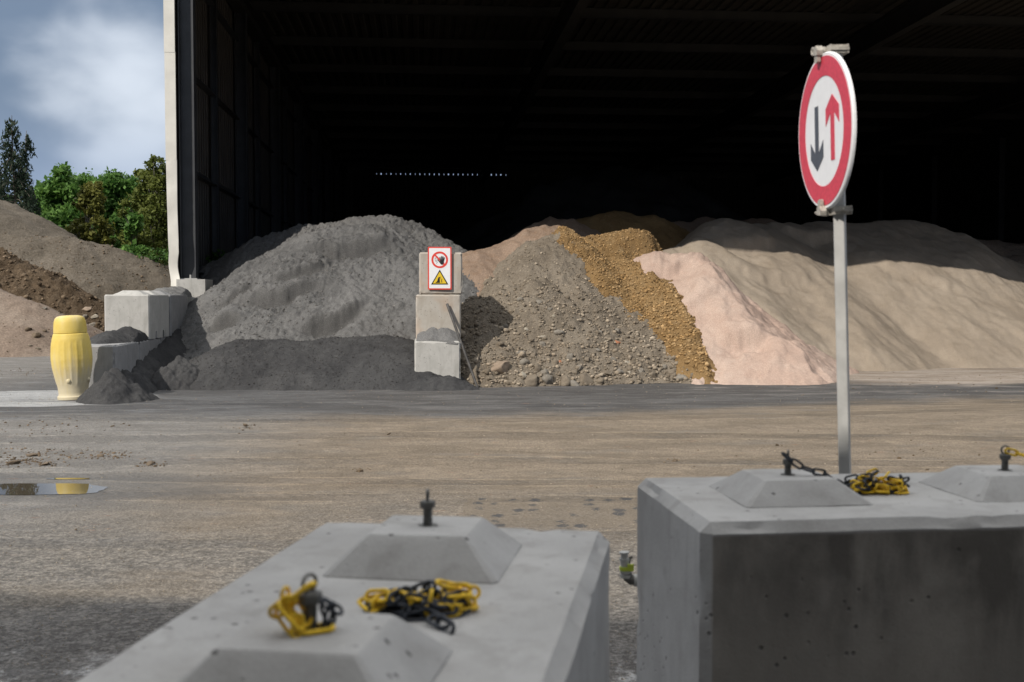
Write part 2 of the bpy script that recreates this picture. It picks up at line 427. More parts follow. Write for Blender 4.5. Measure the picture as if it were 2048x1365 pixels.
# ------------------------------------------------------------------ ground
def mat_ground():
    m, nt, b = new_mat('yard_ground')
    p = pos(nt)
    s = nd(nt, 'ShaderNodeSeparateXYZ', {0: p}); X, Y = s.outputs[0], s.outputs[1]
    nw = noise(nt, scaled(nt, p, (.35, .6, 1)), 1.0, 4.0, .6)
    nw2 = noise(nt, scaled(nt, p, (.6, 1.6, 1)), 1.3, 5.0, .65)
    Yd = mth(nt, 'ADD', Y, mth(nt, 'MULTIPLY', mth(nt, 'SUBTRACT', nw, .5), 5.0))
    Xd = mth(nt, 'ADD', X, mth(nt, 'MULTIPLY', mth(nt, 'SUBTRACT', nw2, .5), 3.0))
    fine = noise(nt, p, 58.0, 4.0, .75)
    grit = noise(nt, p, 26.0, 5.0, .7)
    streak = noise(nt, scaled(nt, p, (.55, 1.5, 1)), 1.3, 7.0, .68, .5)
    blot = noise(nt, p, 7.0, 6.0, .72)
    # curved tyre runs
    Yc = mth(nt, 'ADD', Y, mth(nt, 'ADD', mth(nt, 'MULTIPLY', mth(nt, 'MULTIPLY', X, X), .012), mth(nt, 'MULTIPLY', mth(nt, 'SUBTRACT', noise(nt, p, .35, 3.0), .5), 1.6)))
    line = noise(nt, nd(nt, 'ShaderNodeCombineXYZ', {0: mth(nt, 'MULTIPLY', X, .16), 1: mth(nt, 'MULTIPLY', Yc, 3.4), 2: 0.0}).outputs[0], 1.0, 4.0, .6, .2)
    line = mth(nt, 'ADD', mth(nt, 'MULTIPLY', line, .75), mth(nt, 'MULTIPLY', blot, .25))
    brown = mixc(nt, smooth(nt, streak, .34, .68), (.192,.156,.117), (.272,.222,.168))
    brown = mixc(nt, mth(nt, 'MULTIPLY', smooth(nt, nw2, .52, .7), .55), brown, (.19,.172,.15))
    grey = mixc(nt, smooth(nt, nw2, .35, .65), (.18,.176,.17), (.25,.244,.235))
    # far left of the yard greyer than the middle
    leftg = smooth(nt, Xd, -1.6, -4.2)
    col = mixc(nt, mth(nt, 'MULTIPLY', leftg, .85), brown, grey)
    # bare asphalt close by
    near = smooth(nt, Yd, 10.2, 6.4)
    asph = mixc(nt, smooth(nt, grit, .40, .62), (.105,.101,.096), (.28,.26,.233))
    asph = mixc(nt, mth(nt, 'MULTIPLY', smooth(nt, nw, .5, .64), .4), asph, (.2,.163,.12))
    asph = mixc(nt, smooth(nt, Yd, 6.6, 5.4), asph, mixc(nt, smooth(nt, grit, .40, .62), (.06,.06,.063), (.17,.166,.165)))  # nearest asphalt toned darker: the yard's cast shade put into its colour
    col = mixc(nt, mth(nt, 'MULTIPLY', near, .85), col, asph)
    # dark grey dust in front of the ash heap
    lim = mth(nt, 'ADD', mth(nt, 'MULTIPLY', smooth(nt, X, -1.0, 9.0), 2.8), 14.6)
    edge = mth(nt, 'SUBTRACT', mth(nt, 'ADD', Y, mth(nt, 'MULTIPLY', mth(nt, 'SUBTRACT', nw2, .5), 2.2)), lim)
    dust = mth(nt, 'MULTIPLY', smooth(nt, edge, -.5, 1.1), smooth(nt, X, -10.5, -7.2))
    dustc = mixc(nt, smooth(nt, streak, .38, .62), (.07,.071,.075), (.125,.127,.132))
    col = mixc(nt, mth(nt, 'MULTIPLY', dust, .88), col, dustc)
    # pale dusty strip at the foot of the sand heaps
    pale = mth(nt, 'MULTIPLY', smooth(nt, mth(nt, 'SUBTRACT', Yd, mth(nt, 'MULTIPLY', X, -.1)), 20.6, 22.0), smooth(nt, Xd, 4.2, 6.6))
    col = mixc(nt, mth(nt, 'MULTIPLY', pale, .9), col, mixc(nt, smooth(nt, streak, .4, .6), (.36,.30,.245), (.52,.45,.39)))
    pale2 = mth(nt, 'MULTIPLY', mth(nt, 'MULTIPLY', smooth(nt, Y, 17.6, 18.9), smooth(nt, X, .6, 2.4)), smooth(nt, streak, .55, .66))
    col = mixc(nt, mth(nt, 'MULTIPLY', pale2, .6), col, (.40,.36,.32))
    # pale concrete apron round the bollard
    dx = mth(nt, 'DIVIDE', mth(nt, 'ADD', X, 7.35), 1.75); dy = mth(nt, 'DIVIDE', mth(nt, 'SUBTRACT', Y, 17.6), 1.45)
    rr = mth(nt, 'ADD', mth(nt, 'MULTIPLY', dx, dx), mth(nt, 'MULTIPLY', dy, dy))
    rr = mth(nt, 'ADD', rr, mth(nt, 'MULTIPLY', mth(nt, 'SUBTRACT', nw2, .5), .7))
    apron = smooth(nt, rr, 1.12, .88)
    col = mixc(nt, mth(nt, 'MULTIPLY', apron, .9), col, mixc(nt, smooth(nt, streak, .4, .6), (.37,.38,.39), (.45,.455,.46)))
    # dried white splashes between the two blocks
    sp = mth(nt, 'MULTIPLY', smooth(nt, noise(nt, p, 3.4, 6.0, .7), .5, .60), smooth(nt, Y, 5.6, 5.0))
    col = mixc(nt, mth(nt, 'MULTIPLY', sp, .75), col, (.46,.46,.46))
    # brick coloured crumbs
    br = mth(nt, 'MULTIPLY', smooth(nt, noise(nt, scaled(nt, p, (1.2, 3.0, 1)), 2.6, 4.0, .75), .64, .72), smooth(nt, Y, 7.0, 8.5))
    col = mixc(nt, mth(nt, 'MULTIPLY', br, .5), col, (.36,.16,.085))
    # tyre tracks: darker and paler runs
    col = mixc(nt, mth(nt, 'MULTIPLY', smooth(nt, line, .54, .66), .40), col, mixc(nt, 1.0, col, (.72,.72,.73), 'MULTIPLY'))
    col = mixc(nt, mth(nt, 'MULTIPLY', smooth(nt, line, .44, .32), .40), col, mixc(nt, 1.0, col, (1.22,1.21,1.2), 'MULTIPLY'))
    col = mixc(nt, smooth(nt, blot, .36, .66), mixc(nt, 1.0, col, (.88,.88,.88), 'MULTIPLY'), mixc(nt, 1.0, col, (1.10,1.10,1.09), 'MULTIPLY'))
    col = mixc(nt, smooth(nt, fine, .32, .7), mixc(nt, 1.0, col, (.56,.56,.56), 'MULTIPLY'), mixc(nt, 1.0, col, (1.42,1.41,1.39), 'MULTIPLY'))
    # old patch in the surface with rows of dark pits
    pa, pb_ = G(918, 1056, GZ), G(1300, 996, GZ)
    wob = mth(nt, 'MULTIPLY', mth(nt, 'SUBTRACT', blot, .5), .14)
    px = mth(nt, 'MULTIPLY', smooth(nt, mth(nt, 'ADD', X, wob), pa.x - .02, pa.x + .03), smooth(nt, mth(nt, 'ADD', X, wob), pb_.x + .4, pb_.x + .2))
    py = mth(nt, 'MULTIPLY', smooth(nt, mth(nt, 'ADD', Y, wob), pa.y - .03, pa.y + .03), smooth(nt, mth(nt, 'ADD', Y, wob), pb_.y + .05, pb_.y - .03))
    pm_ = mth(nt, 'MULTIPLY', px, py)
    col = mixc(nt, mth(nt, 'MULTIPLY', pm_, .55), col, mixc(nt, fine, (.13,.105,.075), (.25,.205,.155)))
    vo = nd(nt, 'ShaderNodeTexVoronoi', {'Scale': 1.0, 'Randomness': .45}); nt.links.new(scaled(nt, p, (6.4, 4.6, 1)), vo.inputs['Vector'])
    pits = smooth(nt, mth(nt, 'ADD', vo.outputs['Distance'], mth(nt, 'MULTIPLY', mth(nt, 'SUBTRACT', grit, .5), .9)), .42, .26)
    col = mixc(nt, mth(nt, 'MULTIPLY', mth(nt, 'MULTIPLY', pm_, pits), .92), col, (.07,.07,.072))
    # tyre tracks with tread
    tread = None; darkened = None
    for (y0, k, x0, w) in ((9.35, .016, 1.0, .17), (10.25, .014, .8, .17), (11.6, -.012, -.5, .22), (13.3, -.010, .0, .22), (14.5, .018, -2.0, .2), (16.4, .012, 1.0, .25), (7.7, .03, -2.5, .16)):
        dx_ = mth(nt, 'SUBTRACT', X, x0)
        dd = mth(nt, 'SUBTRACT', mth(nt, 'ADD', Y, mth(nt, 'MULTIPLY', mth(nt, 'SUBTRACT', nw, .5), .5)), mth(nt, 'ADD', mth(nt, 'MULTIPLY', mth(nt, 'MULTIPLY', dx_, dx_), k), y0))
        ad = mth(nt, 'ABSOLUTE', dd)
        band = smooth(nt, ad, w, w * .7)
        wav = mth(nt, 'SINE', mth(nt, 'MULTIPLY', mth(nt, 'ADD', X, mth(nt, 'MULTIPLY', ad, .8)), 38.0))
        tr = mth(nt, 'MULTIPLY', band, mth(nt, 'ADD', mth(nt, 'MULTIPLY', wav, .5), .5))
        rim = mth(nt, 'MULTIPLY', smooth(nt, ad, w * 1.5, w * 1.15), smooth(nt, ad, w * .85, w * 1.1))
        tread = mth(nt, 'SUBTRACT', tr, mth(nt, 'MULTIPLY', rim, 1.2)) if tread is None else mth(nt, 'ADD', tread, mth(nt, 'SUBTRACT', tr, mth(nt, 'MULTIPLY', rim, 1.2)))
        rims = rim if y0 == 9.35 else mth(nt, 'MAXIMUM', rims, rim)
        darkened = band if darkened is None else mth(nt, 'MAXIMUM', darkened, band)
    wear = smooth(nt, mth(nt, 'ADD', mth(nt, 'MULTIPLY', nw2, .6), mth(nt, 'MULTIPLY', blot, .4)), .40, .54)
    col = mixc(nt, mth(nt, 'MULTIPLY', mth(nt, 'MULTIPLY', darkened, wear), .62), col, mixc(nt, 1.0, col, (.66,.665,.68), 'MULTIPLY'))
    col = mixc(nt, mth(nt, 'MULTIPLY', mth(nt, 'MULTIPLY', rims, wear), .6), col, mixc(nt, 1.0, col, (1.3,1.28,1.24), 'MULTIPLY'))
    # damp margin round the pools
    q_ = G(60, 977, GZ)
    ex1 = mth(nt, 'DIVIDE', mth(nt, 'SUBTRACT', X, q_.x), 1.9); ey1 = mth(nt, 'DIVIDE', mth(nt, 'SUBTRACT', Y, q_.y), .75)
    rim_ = smooth(nt, mth(nt, 'ADD', mth(nt, 'ADD', mth(nt, 'MULTIPLY', ex1, ex1), mth(nt, 'MULTIPLY', ey1, ey1)), mth(nt, 'MULTIPLY', mth(nt, 'SUBTRACT', nw2, .5), 2.2)), 1.3, .5)
    col = mixc(nt, mth(nt, 'MULTIPLY', rim_, .5), col, mixc(nt, 1.0, col, (.55,.54,.53), 'MULTIPLY'))
    setin(nt, b, 'Base Color', col)
    wet = mth(nt, 'MAXIMUM', mth(nt, 'MULTIPLY', smooth(nt, streak, .5, .64), smooth(nt, Xd, .5, -3.2)), rim_)
    rough = mixc(nt, wet, (.9,.9,.9), (.42,.42,.42))
    setin(nt, b, 'Roughness', rough)
    b.inputs['Specular IOR Level'].default_value = .3
    bump(nt, b, [(mth(nt, 'SUBTRACT', 1.0, mth(nt, 'MULTIPLY', tread, wear)), .55, .02), (streak, .25, .05), (line, .5, .03), (blot, .25, .03), (grit, .9, .022), (fine, .8, .012)])
    return m
M['ground'] = mat_ground()
gb = MB()
gy = [-60, 0, 6, 9, 11.0, 11.7, 12.4, 13.1, 13.8, 14.5, 15.2, 16, 20, 40, 700]; gx = [-400, -30, -12, -6, 0, 6, 12, 30, 400]
gz = lambda y: GZ * (1 - (lambda t: t * t * (3 - 2 * t))(min(1, max(0, (y - 11) / 4.2))))
gb.add([(x, y, gz(y)) for y in gy for x in gx], [(j * 9 + i, j * 9 + i + 1, j * 9 + i + 10, j * 9 + i + 9) for j in range(len(gy) - 1) for i in range(8)])
tag(gb.build('ground', M['ground'], smooth_ang=60), kind='structure')

m, nt, b = new_mat('muddy_water')
setin(nt, b, 'Base Color', (.07, .058, .042)); setin(nt, b, 'Roughness', .015); b.inputs['IOR'].default_value = 1.33
b.inputs['Specular IOR Level'].default_value = .9
M['water'] = m
def puddle(u0, u1, v0, v1, seed, z=GZ + .004):
    # a ragged pool: outline in metres on the ground, wobbling
    a = G((u0 + u1) / 2, (v0 + v1) / 2, z); w = abs(G(u1, v1, z).x - G(u0, v1, z).x) / 2; h = abs(G(u0, v0, z).y - G(u0, v1, z).y) / 2
    rng = random.Random(seed); n = 90; vs = []
    for i in range(n):
        t = 2 * math.pi * i / n
        c, s_ = math.cos(t), math.sin(t)
        k = 1 + .05 * math.sin(3*t + seed) + .035 * math.sin(7*t + 2*seed) + .015 * math.sin(17*t + seed)
        sx = math.copysign(abs(c) ** .7, c); sy = math.copysign(abs(s_) ** .8, s_)
        vs.append((a.x + w * sx * k, a.y + h * sy * k, z))
    mb = MB(); mb.add(vs, [tuple(range(n))])
    tag(mb.build('puddle', M['water']), kind='structure')
puddle(-90, 214, 967, 990, 3)
puddle(95, 182, 956, 959, 5)

# ------------------------------------------------------------------ the open shed
ex, ey = Vector((.9968, .0806, 0)), Vector((-.0806, .9968, 0))
SHED_RZ = math.atan2(.0806, .9968)
SHED_O = Vector((-6.93, 24.5, 0))
W_S, L_S, H_S = 34.0, 54.0, 10.2
shed = empty('open_shed', SHED_O, SHED_RZ, 'tall dark steel storage shed with wide open front over the sand heaps', 'shed')
def sheet(name, length, height, mat, along, at, pitch=.3, amp=.035, base=0.0, z0=0.0):
    # trapezoid profiled sheet with thickness, corrugations vertical (walls) or along the depth (roof)
    prof = []
    x = 0.0
    while x < length - 1e-6:
        for dx, h in ((0, 0), (.40 * pitch, 0), (.5 * pitch, amp), (.9 * pitch, amp)):
            prof.append((min(x + dx, length), h))
        x += pitch
    prof.append((length, 0))
    mb = MB(); n = len(prof)
    vs = []
    for zz in (z0, z0 + height):
        for off in (0.0, .012):
            for (a, h) in prof:
                if along == 'wall_y': vs.append((at - h - off, base + a, zz))       # left wall, runs in depth
                elif along == 'wall_x': vs.append((base + a, at + h + off, zz))
                elif along == 'roof': vs.append((base + a, zz, at + h + off))
    fs = []
    for i in range(n - 1):
        fs.append((i, i + 1, 2*n + i + 1, 2*n + i)); fs.append((n + i, 3*n + i, 3*n + i + 1, n + i + 1))
        fs.append((i, n + i, n + i + 1, i + 1)); fs.append((2*n + i, 2*n + i + 1, 3*n + i + 1, 3*n + i))
    for i in (0, n - 1): fs.append((i, 2*n + i, 3*n + i, n + i))
    mb.add(vs, fs)
    return mb.build(name, mat, shed)
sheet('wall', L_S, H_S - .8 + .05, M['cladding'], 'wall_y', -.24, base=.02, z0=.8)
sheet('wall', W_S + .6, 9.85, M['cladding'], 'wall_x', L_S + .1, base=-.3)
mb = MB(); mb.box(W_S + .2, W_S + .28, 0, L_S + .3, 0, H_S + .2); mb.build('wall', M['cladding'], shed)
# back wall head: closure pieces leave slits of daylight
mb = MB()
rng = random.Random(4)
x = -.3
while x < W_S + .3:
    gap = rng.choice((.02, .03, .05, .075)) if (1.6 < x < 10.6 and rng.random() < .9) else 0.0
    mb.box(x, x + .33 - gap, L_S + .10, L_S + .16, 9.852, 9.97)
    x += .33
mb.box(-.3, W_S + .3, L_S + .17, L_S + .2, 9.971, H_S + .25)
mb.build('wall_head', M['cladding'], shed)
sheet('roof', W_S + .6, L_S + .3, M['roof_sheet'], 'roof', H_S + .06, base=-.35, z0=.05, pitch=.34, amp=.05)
def ibeam(mb, x0, x1, y0, y1, z0, z1, run, tf=.02):
    # I section; run = axis it runs along
    if run == 'z':      # web across x, flanges at both x ends, running in y
        mb.box(x0, x0 + tf, y0, y1, z0, z1); mb.box(x1 - tf, x1, y0, y1, z0, z1)
        ym = (y0 + y1) / 2; mb.box(x0 + tf, x1 - tf, ym - tf/2, ym + tf/2, z0, z1)
    elif run == 'x':
        mb.box(x0, x1, y0, y1, z0, z0 + tf); mb.box(x0, x1, y0, y1, z1 - tf, z1)
        ym = (y0 + y1) / 2; mb.box(x0, x1, ym - tf/2, ym + tf/2, z0 + tf, z1 - tf)
    elif run == 'y':
        mb.box(x0, x1, y0, y1, z0, z0 + tf); mb.box(x0, x1, y0, y1, z1 - tf, z1)
        xm = (x0 + x1) / 2; mb.box(xm - tf/2, xm + tf/2, y0, y1, z0 + tf, z1 - tf)
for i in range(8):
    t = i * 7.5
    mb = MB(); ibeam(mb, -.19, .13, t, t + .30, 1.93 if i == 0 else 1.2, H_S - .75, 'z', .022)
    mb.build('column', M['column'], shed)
    if i < 7:
        mb = MB(); ibeam(mb, -.19, -.03, t + 3.75, t + 3.9, 1.2, H_S, 'z', .012); mb.build('post', M['column'], shed)
    mb = MB(); mb.box(W_S - .2, W_S + .1, t, t + .3, 0, H_S - .75); mb.build('column', M['column'], shed)
for z in (2.1, 4.3, 6.5, 8.7):
    mb = MB(); mb.prism([(-.235, z), (-.06, z), (-.06, z + .02), (-.215, z + .02), (-.215, z + .16), (-.235, z + .16)], .31, L_S, 'y'); mb.build('girt', M['column'], shed)
for s_ in (9.2, 18.9, 28.6):
    mb = MB(); ibeam(mb, s_ - .14, s_ + .14, .4, L_S, H_S - 1.0, H_S - .26, 'y', .025)
    mb.build('rafter', M['frame'], shed)
    # haunch stiffeners
mb = MB(); ibeam(mb, -.19, .13, .4, L_S, H_S - .74, H_S - .26, 'y', .022); mb.build('rafter', M['frame'], shed)
for k in range(12):
    t = -.1 + .4 + 4.55 * k + (0.0)
    mb = MB(); ibeam(mb, -.2, W_S, t, t + .14, H_S - .25, H_S + .05, 'x', .015); mb.build('purlin', M['frame'], shed)
# gable cladding, and an unseen canopy added to place the heaps' roof shadow
mb = MB(); mb.box(-.42, W_S + .3, -.12, -.03, 8.50, H_S + .3); mb.build('fascia', M['wall_grey'], shed)
mb = MB()
mb.prism([(-2.7, 7.78), (-.122, 8.52), (-.122, 8.64), (-2.7, 7.90)], .9, W_S, 'x')
mb.build('shadow_canopy', M['wall_grey'], shed)
# low concrete upstand below the cladding + column plinth
mb = MB(); mb.box(-.32, .02, .62, L_S, 0, 1.2); mb.build('upstand', M['concrete_grey'], shed, rough=.004)
mb = MB(); mb.box(-.22, .38, -.30, .60, 0, 1.93); mb.build('plinth', M['concrete_pale'], shed, cuts=3, rough=.004, smooth_ang=30)
# base plate + bolts
mb = MB(); mb.box(-.19, .16, -.03, .34, 1.931, 1.955); mb.lathe([(.02, 1.95), (.02, 2.03)], 8, .02, -.012); mb.build('base_plate', M['steel'], shed)
# off-white corner flashing in lapped lengths, the lowest one buckled
def flash(z0, z1, bend=False, off=0.0):
    mb = MB(); loops = []
    n = 26 if bend else 2
    for i in range(n + 1):
        z = z0 + (z1 - z0) * i / n
        kx = ky = 0.0; wd = .225
        if bend:
            f = 1 - i / n
            kx = -.0 + .055 * f ** 1.6 + .03 * math.sin(f * 21) * f ** 2 * (1 if f > .72 else .15)
            ky = .06 * math.sin(f * 17) * f ** 3
            wd = .225 - .03 * f + .02 * math.sin(f * 13) * f ** 2
        x0 = -.435 + kx + off; y0 = -.16 + ky + off
        loops.append([(x0, y0, z), (x0 + wd * .5, y0 - (.012 * math.sin(z * 9) if bend else 0), z), (x0 + wd, y0, z), (x0 + wd, y0 + .05, z), (x0 + wd - .006, y0 + .05, z), (x0 + wd - .006, y0 + .006, z), (x0 + .006, y0 + .006, z), (x0 + .006, y0 + .22, z), (x0, y0 + .22, z)])
    mb.loft(loops); return mb.build('corner_flashing', M['trim'], shed, smooth_ang=25 if bend else None)
flash(1.78, 4.47, True); flash(4.46, 6.74, off=-.006); flash(6.73, 8.68, off=-.012)

# ------------------------------------------------------------------ concrete interlocking blocks
def chamfer_box(L, W, H, c, foot=0.0, res=.045, chip=.004, rough=.002, seed=0):
    def lines(a, b_):
        n = max(2, int((b_ - a - 6 * c) / res))
        return np.concatenate([[a, a + c, a + 1.9 * c, a + 3 * c], np.linspace(a + 3 * c, b_ - 3 * c, n + 1)[1:-1], [b_ - 3 * c, b_ - 1.9 * c, b_ - c, b_]])
    AX = [lines(-L/2, L/2), lines(-W/2, W/2), lines(foot, H)]
    idx, V, Fq = {}, [], []
    def vid(i, j, k):
        t = (i, j, k)
        if t not in idx: idx[t] = len(V); V.append([AX[0][i], AX[1][j], AX[2][k]])
        return idx[t]
    N = [len(a) - 1 for a in AX]
    for ax in range(3):
        u_, v_ = (ax + 1) % 3, (ax + 2) % 3
        for side in (0, N[ax]):
            for i in range(N[u_]):
                for j in range(N[v_]):
                    q = []
                    for (di, dj) in ((0, 0), (1, 0), (1, 1), (0, 1)):
                        t = [0, 0, 0]; t[ax] = side; t[u_] = i + di; t[v_] = j + dj; q.append(vid(*t))
                    Fq.append(tuple(q if side else q[::-1]))
    V = np.array(V); half = np.array([L/2, W/2, (H - foot)/2]); cen = np.array([0, 0, (H + foot)/2])
    d = half - np.abs(V - cen)                 # distance to each pair of faces
    onf = d < 1e-9; cnt = onf.sum(1)
    sg = np.sign(V - cen)
    mv = np.where(cnt == 2, c/2, np.where(cnt == 3, 2*c/3, 0))[:, None] * onf
    V2 = V - sg * mv
    ds = np.sort(d, 1); near = np.clip(1 - ds[:, 1] / (2.4 * c), 0, 1)     # closeness to an arris
    nn = fbm(V[:, 0] * 24 + V[:, 2] * 19 + seed, V[:, 1] * 24 - V[:, 2] * 21, 4, seed + 3, .65)
    ch_ = np.clip((nn - .60) / .12, 0, 1) * near * chip * 3 + near * (fbm(V[:, 0]*40 + V[:, 2]*31, V[:, 1]*40 - V[:, 2]*29, 2, seed) - .4) * chip * .35
    inn = -sg * np.maximum(0, 1 - d / (2.5 * c)); ln = np.linalg.norm(inn, axis=1, keepdims=True); inn = inn / np.maximum(ln, 1e-6)
    V2 = V2 + inn * ch_[:, None]
    for ax in range(3):
        V2[:, ax] += (fbm(V[:, (ax+1)%3]*5 + V[:, ax]*4.3, V[:, (ax+2)%3]*5 - V[:, ax]*3.1, 3, seed + ax) - .5) * 2 * rough
    mb = MB(); mb.v = [tuple(p_) for p_ in V2]; mb.f = Fq
    return mb
def stud_mb(b0, t0, h, cx, cy, z0):
    mb = MB()
    def sq(r, z, c): return [(cx + r - c, cy - r, z), (cx + r, cy - r + c, z), (cx + r, cy + r - c, z), (cx + r - c, cy + r, z), (cx - r + c, cy + r, z), (cx - r, cy + r - c, z), (cx - r, cy - r + c, z), (cx - r + c, cy - r, z)]
    mb.loft([sq(b0, z0 - .01, .012), sq(b0, z0 + .002, .012), sq(t0, z0 + h - .004, .006), sq(t0 - .006, z0 + h, .006)])
    return mb
def block(loc, rz, L, W, H, label, mat, studs=(), sb=.19, st=.113, sh=.08, ch=.028, group=None, notch=False, rough=.0035, seed=0, z0=0.0, tilt=0.0, cuts=7, foot=0.0):
    root = empty('concrete_block', (loc[0], loc[1], z0), rz, label, 'concrete block', group)
    root.rotation_euler = (tilt, 0, rz)
    if notch:
        x, y = L / 2, W / 2; c = ch
        nw = .075; nh = .13
        pts = [(-x, 0), (-.30 - nw, 0), (-.30 - nw * .7, nh), (-.30 + nw * .7, nh), (-.30 + nw, 0), (.30 - nw, 0), (.30 - nw * .7, nh), (.30 + nw * .7, nh), (.30 + nw, 0), (x, 0), (x, H - c), (x - c, H), (-x + c, H), (-x, H - c)]
        mb = MB(); mb.prism(pts, -y + c, y - c, 'y')
        # cheeks with slightly smaller outline give the chamfered arris
        def off(p): return (p[0] * (1 - c / x) , p[1] if p[1] < H - c * 1.5 else p[1] - (c * .6))
        n = len(pts); inner = [off(p) for p in pts]
        for sgn in (-1, 1):
            ya, yb = sgn * (y - c), sgn * y
            vs = [(p[0], ya, p[1]) for p in pts] + [(p[0], yb, p[1]) for p in inner]
            mb.add(vs, [tuple(range(n, 2 * n))] + [(i, (i + 1) % n, (i + 1) % n + n, i + n) for i in range(n)])
        mb.build('body', mat, root, smooth_ang=None)
    else:
        chamfer_box(L, W, H, ch, foot, seed=seed, chip=rough, rough=rough * .35).build('body', mat, root, smooth_ang=24)
    for (sx, sy) in studs:
        stud_mb(sb, st, sh, sx, sy, H).build('stud', mat, root, cuts=4, rough=rough * .5, seed=seed + 5, smooth_ang=22)
    return root

# two big blocks in the foreground
AC = Vector((.152, .988, 0)); BC = Vector((.988, -.152, 0)); RZC = math.atan2(-.152, .988)
c_back = (G(655, 1045, 1.0) + G(1197, 1062.5, 1.0)) / 2 + AC * .03
WC, LC, HC = .772, 1.62, 1.0
cc = c_back - AC * (LC / 2)
blkC = block(cc, RZC + math.pi / 2, LC, WC, HC, 'grey concrete block in the middle foreground with a heap of chain on top', M['concrete_front'],
             [(LC/2 - .405, 0), (LC/2 - .405 - .815, 0)], sh=.079, seed=3, cuts=13, rough=.0042, foot=GZ)
def on_c(l, w, z=0.0):      # l from the far end, w to the right
    p_ = c_back - AC * l + BC * w; return Vector((p_.x, p_.y, z))
AR = Vector((-.1165, .993, 0)); BR = Vector((.993, .1165, 0)); RZR = math.atan2(.1165, .993)
r_o = G(1421.5, 1043.4, 1.0) - BR * .03 - AR * .03
LR, WR = 1.5, .785
cr = r_o + BR * (LR / 2) + AR * (WR / 2)
blkR = block(cr, RZR, LR, WR, 1.0, 'big grey concrete block at right with stained front, its shade put into the colour, below the traffic sign', M['concrete_shade_front'],
             [(-LR/2 + .375, .0), (-LR/2 + .375 + .69, .0)], sh=.062, seed=9, cuts=13, rough=.0042, foot=GZ)
def on_r(l, w, z=0.0):
    p_ = r_o + BR * l + AR * w; return Vector((p_.x, p_.y, z))

# middle stack of three
SX, SD = P(875.5, 690, 19.6).x, 19.6
stk = [(0.0, .80, (829, 921), 'pale grey block at the bottom of the signed stack', M['concrete_pale']),
       (.803, .80, (832, 922), 'tan stained block in the middle of the signed stack', M['concrete_tan']),
       (1.606, .735, (839, 925), 'grey block on top of the stack, carrying the warning sign', M['concrete_tan'])]
for i, (z0, h, (u0, u1), lab, mt) in enumerate(stk):
    fd = (19.6, 19.9, 19.93)[i]
    xm = P((u0 + u1) / 2, 690, fd).x; w = (u1 - u0) / F_PX * fd
    ctr = Vector((xm, fd, 0)) + ey * .8
    block(ctr, SHED_RZ + math.pi / 2, 1.6, w, h, lab, mt, [(-.4, 0), (.4, 0)] if i == 2 else [], seed=20 + i, z0=z0, sb=.19, st=.11, sh=.09, ch=.025, rough=.007, cuts=9)
STK_TOP_FRONT = 19.93

# left retaining row: two courses stepping back
GL = 'blocks of the left retaining wall'
lo = P(229, 695, 18.02); lo_labels = ['grey dusty block behind the yellow bollard, front of lower course', 'grey block in lower course buried in dark sand, second from the bollard', 'grey block in lower course near the shed column']
for i in range(4):
    c_ = Vector((lo.x, 18.02, 0)) - ex * .40 + ey * (.8 + 1.62 * i)
    if i < 3:
        block(c_, SHED_RZ + math.pi/2, 1.6, .80, .80, lo_labels[i], M['concrete_grey'], [], seed=30 + i, ch=.025, rough=.006, group=GL)
hi = P(300, 640, 20.35)
hi_labels = ['pale block on the upper course with a sunlit mossy front, nearest the bollard', 'grey block on the upper course touching the shed plinth']
for i in range(2):
    c_ = Vector((hi.x, 20.35, 0)) - ex * .40 + ey * (.8 + 1.62 * i) + (ex * .03 if i else Vector())
    block(c_, SHED_RZ + math.pi/2, 1.6, .79, .80, hi_labels[i], M['concrete_pale'] if i == 0 else M['concrete_grey'], [(-.4, 0), (.4, 0)], seed=40 + i, notch=True, z0=.803, ch=.022, sb=.27, st=.14, sh=.075, group=GL)

# ------------------------------------------------------------------ heaps
def densify(pts, step=.12):
    out = []
    for a, c in zip(pts[:-1], pts[1:]):
        n = max(1, int((c - a).length / step))
        for i in range(n): out.append(a.lerp(c, i / n))
    out.append(pts[-1]); return np.array([p_[:] for p_ in out])
class Ridge:
    def __init__(s, pts, tan, rnd=.25, warp=.35, wf=.55, seed=0, back=None):
        s.p = densify([P(*q) for q in pts]) if not isinstance(pts[0], Vector) else densify(pts)
        s.tan, s.rnd, s.warp, s.wf, s.seed, s.back = tan, rnd, warp, wf, seed, back
    def __call__(s, x, y):
        wx = x + (fbm(x * s.wf, y * s.wf, 3, s.seed) - .5) * 2 * s.warp
        wy = y + (fbm(x * s.wf + 40, y * s.wf - 11, 3, s.seed + 7) - .5) * 2 * s.warp
        z = np.full(x.shape, -99.0)
        for (a, c, h) in s.p:
            d = np.sqrt((wx - a)**2 + (wy - c)**2)
            d = np.sqrt(d * d + s.rnd * s.rnd) - s.rnd
            z = np.maximum(z, h - s.tan * d)
        return z
def grid(x0, x1, y0, y1, res):
    nx = int((x1 - x0) / res) + 1; ny = int((y1 - y0) / res) + 1
    return np.meshgrid(np.linspace(x0, x1, nx), np.linspace(y0, y1, ny))
def field_mesh(name, X, Y, Z, zmin=-.06, moist_shade=None):
    ny, nx = X.shape
    keep = Z > zmin
    idx = np.arange(nx * ny).reshape(ny, nx)
    q = np.stack([idx[:-1, :-1], idx[:-1, 1:], idx[1:, 1:], idx[1:, :-1]], -1).reshape(-1, 4)
    kf = keep.ravel()[q].any(1)
    q = q[kf]
    used = np.unique(q); remap = np.full(nx * ny, -1); remap[used] = np.arange(len(used))
    V = np.stack([X.ravel(), Y.ravel(), np.maximum(Z.ravel(), -.35)], -1)[used]
    ctr = np.array([V[:, 0].mean(), V[:, 1].mean(), 0.0])
    return np_mesh(name, V - ctr, remap[q], True, None if moist_shade is None else moist_shade.ravel()[used]), ctr
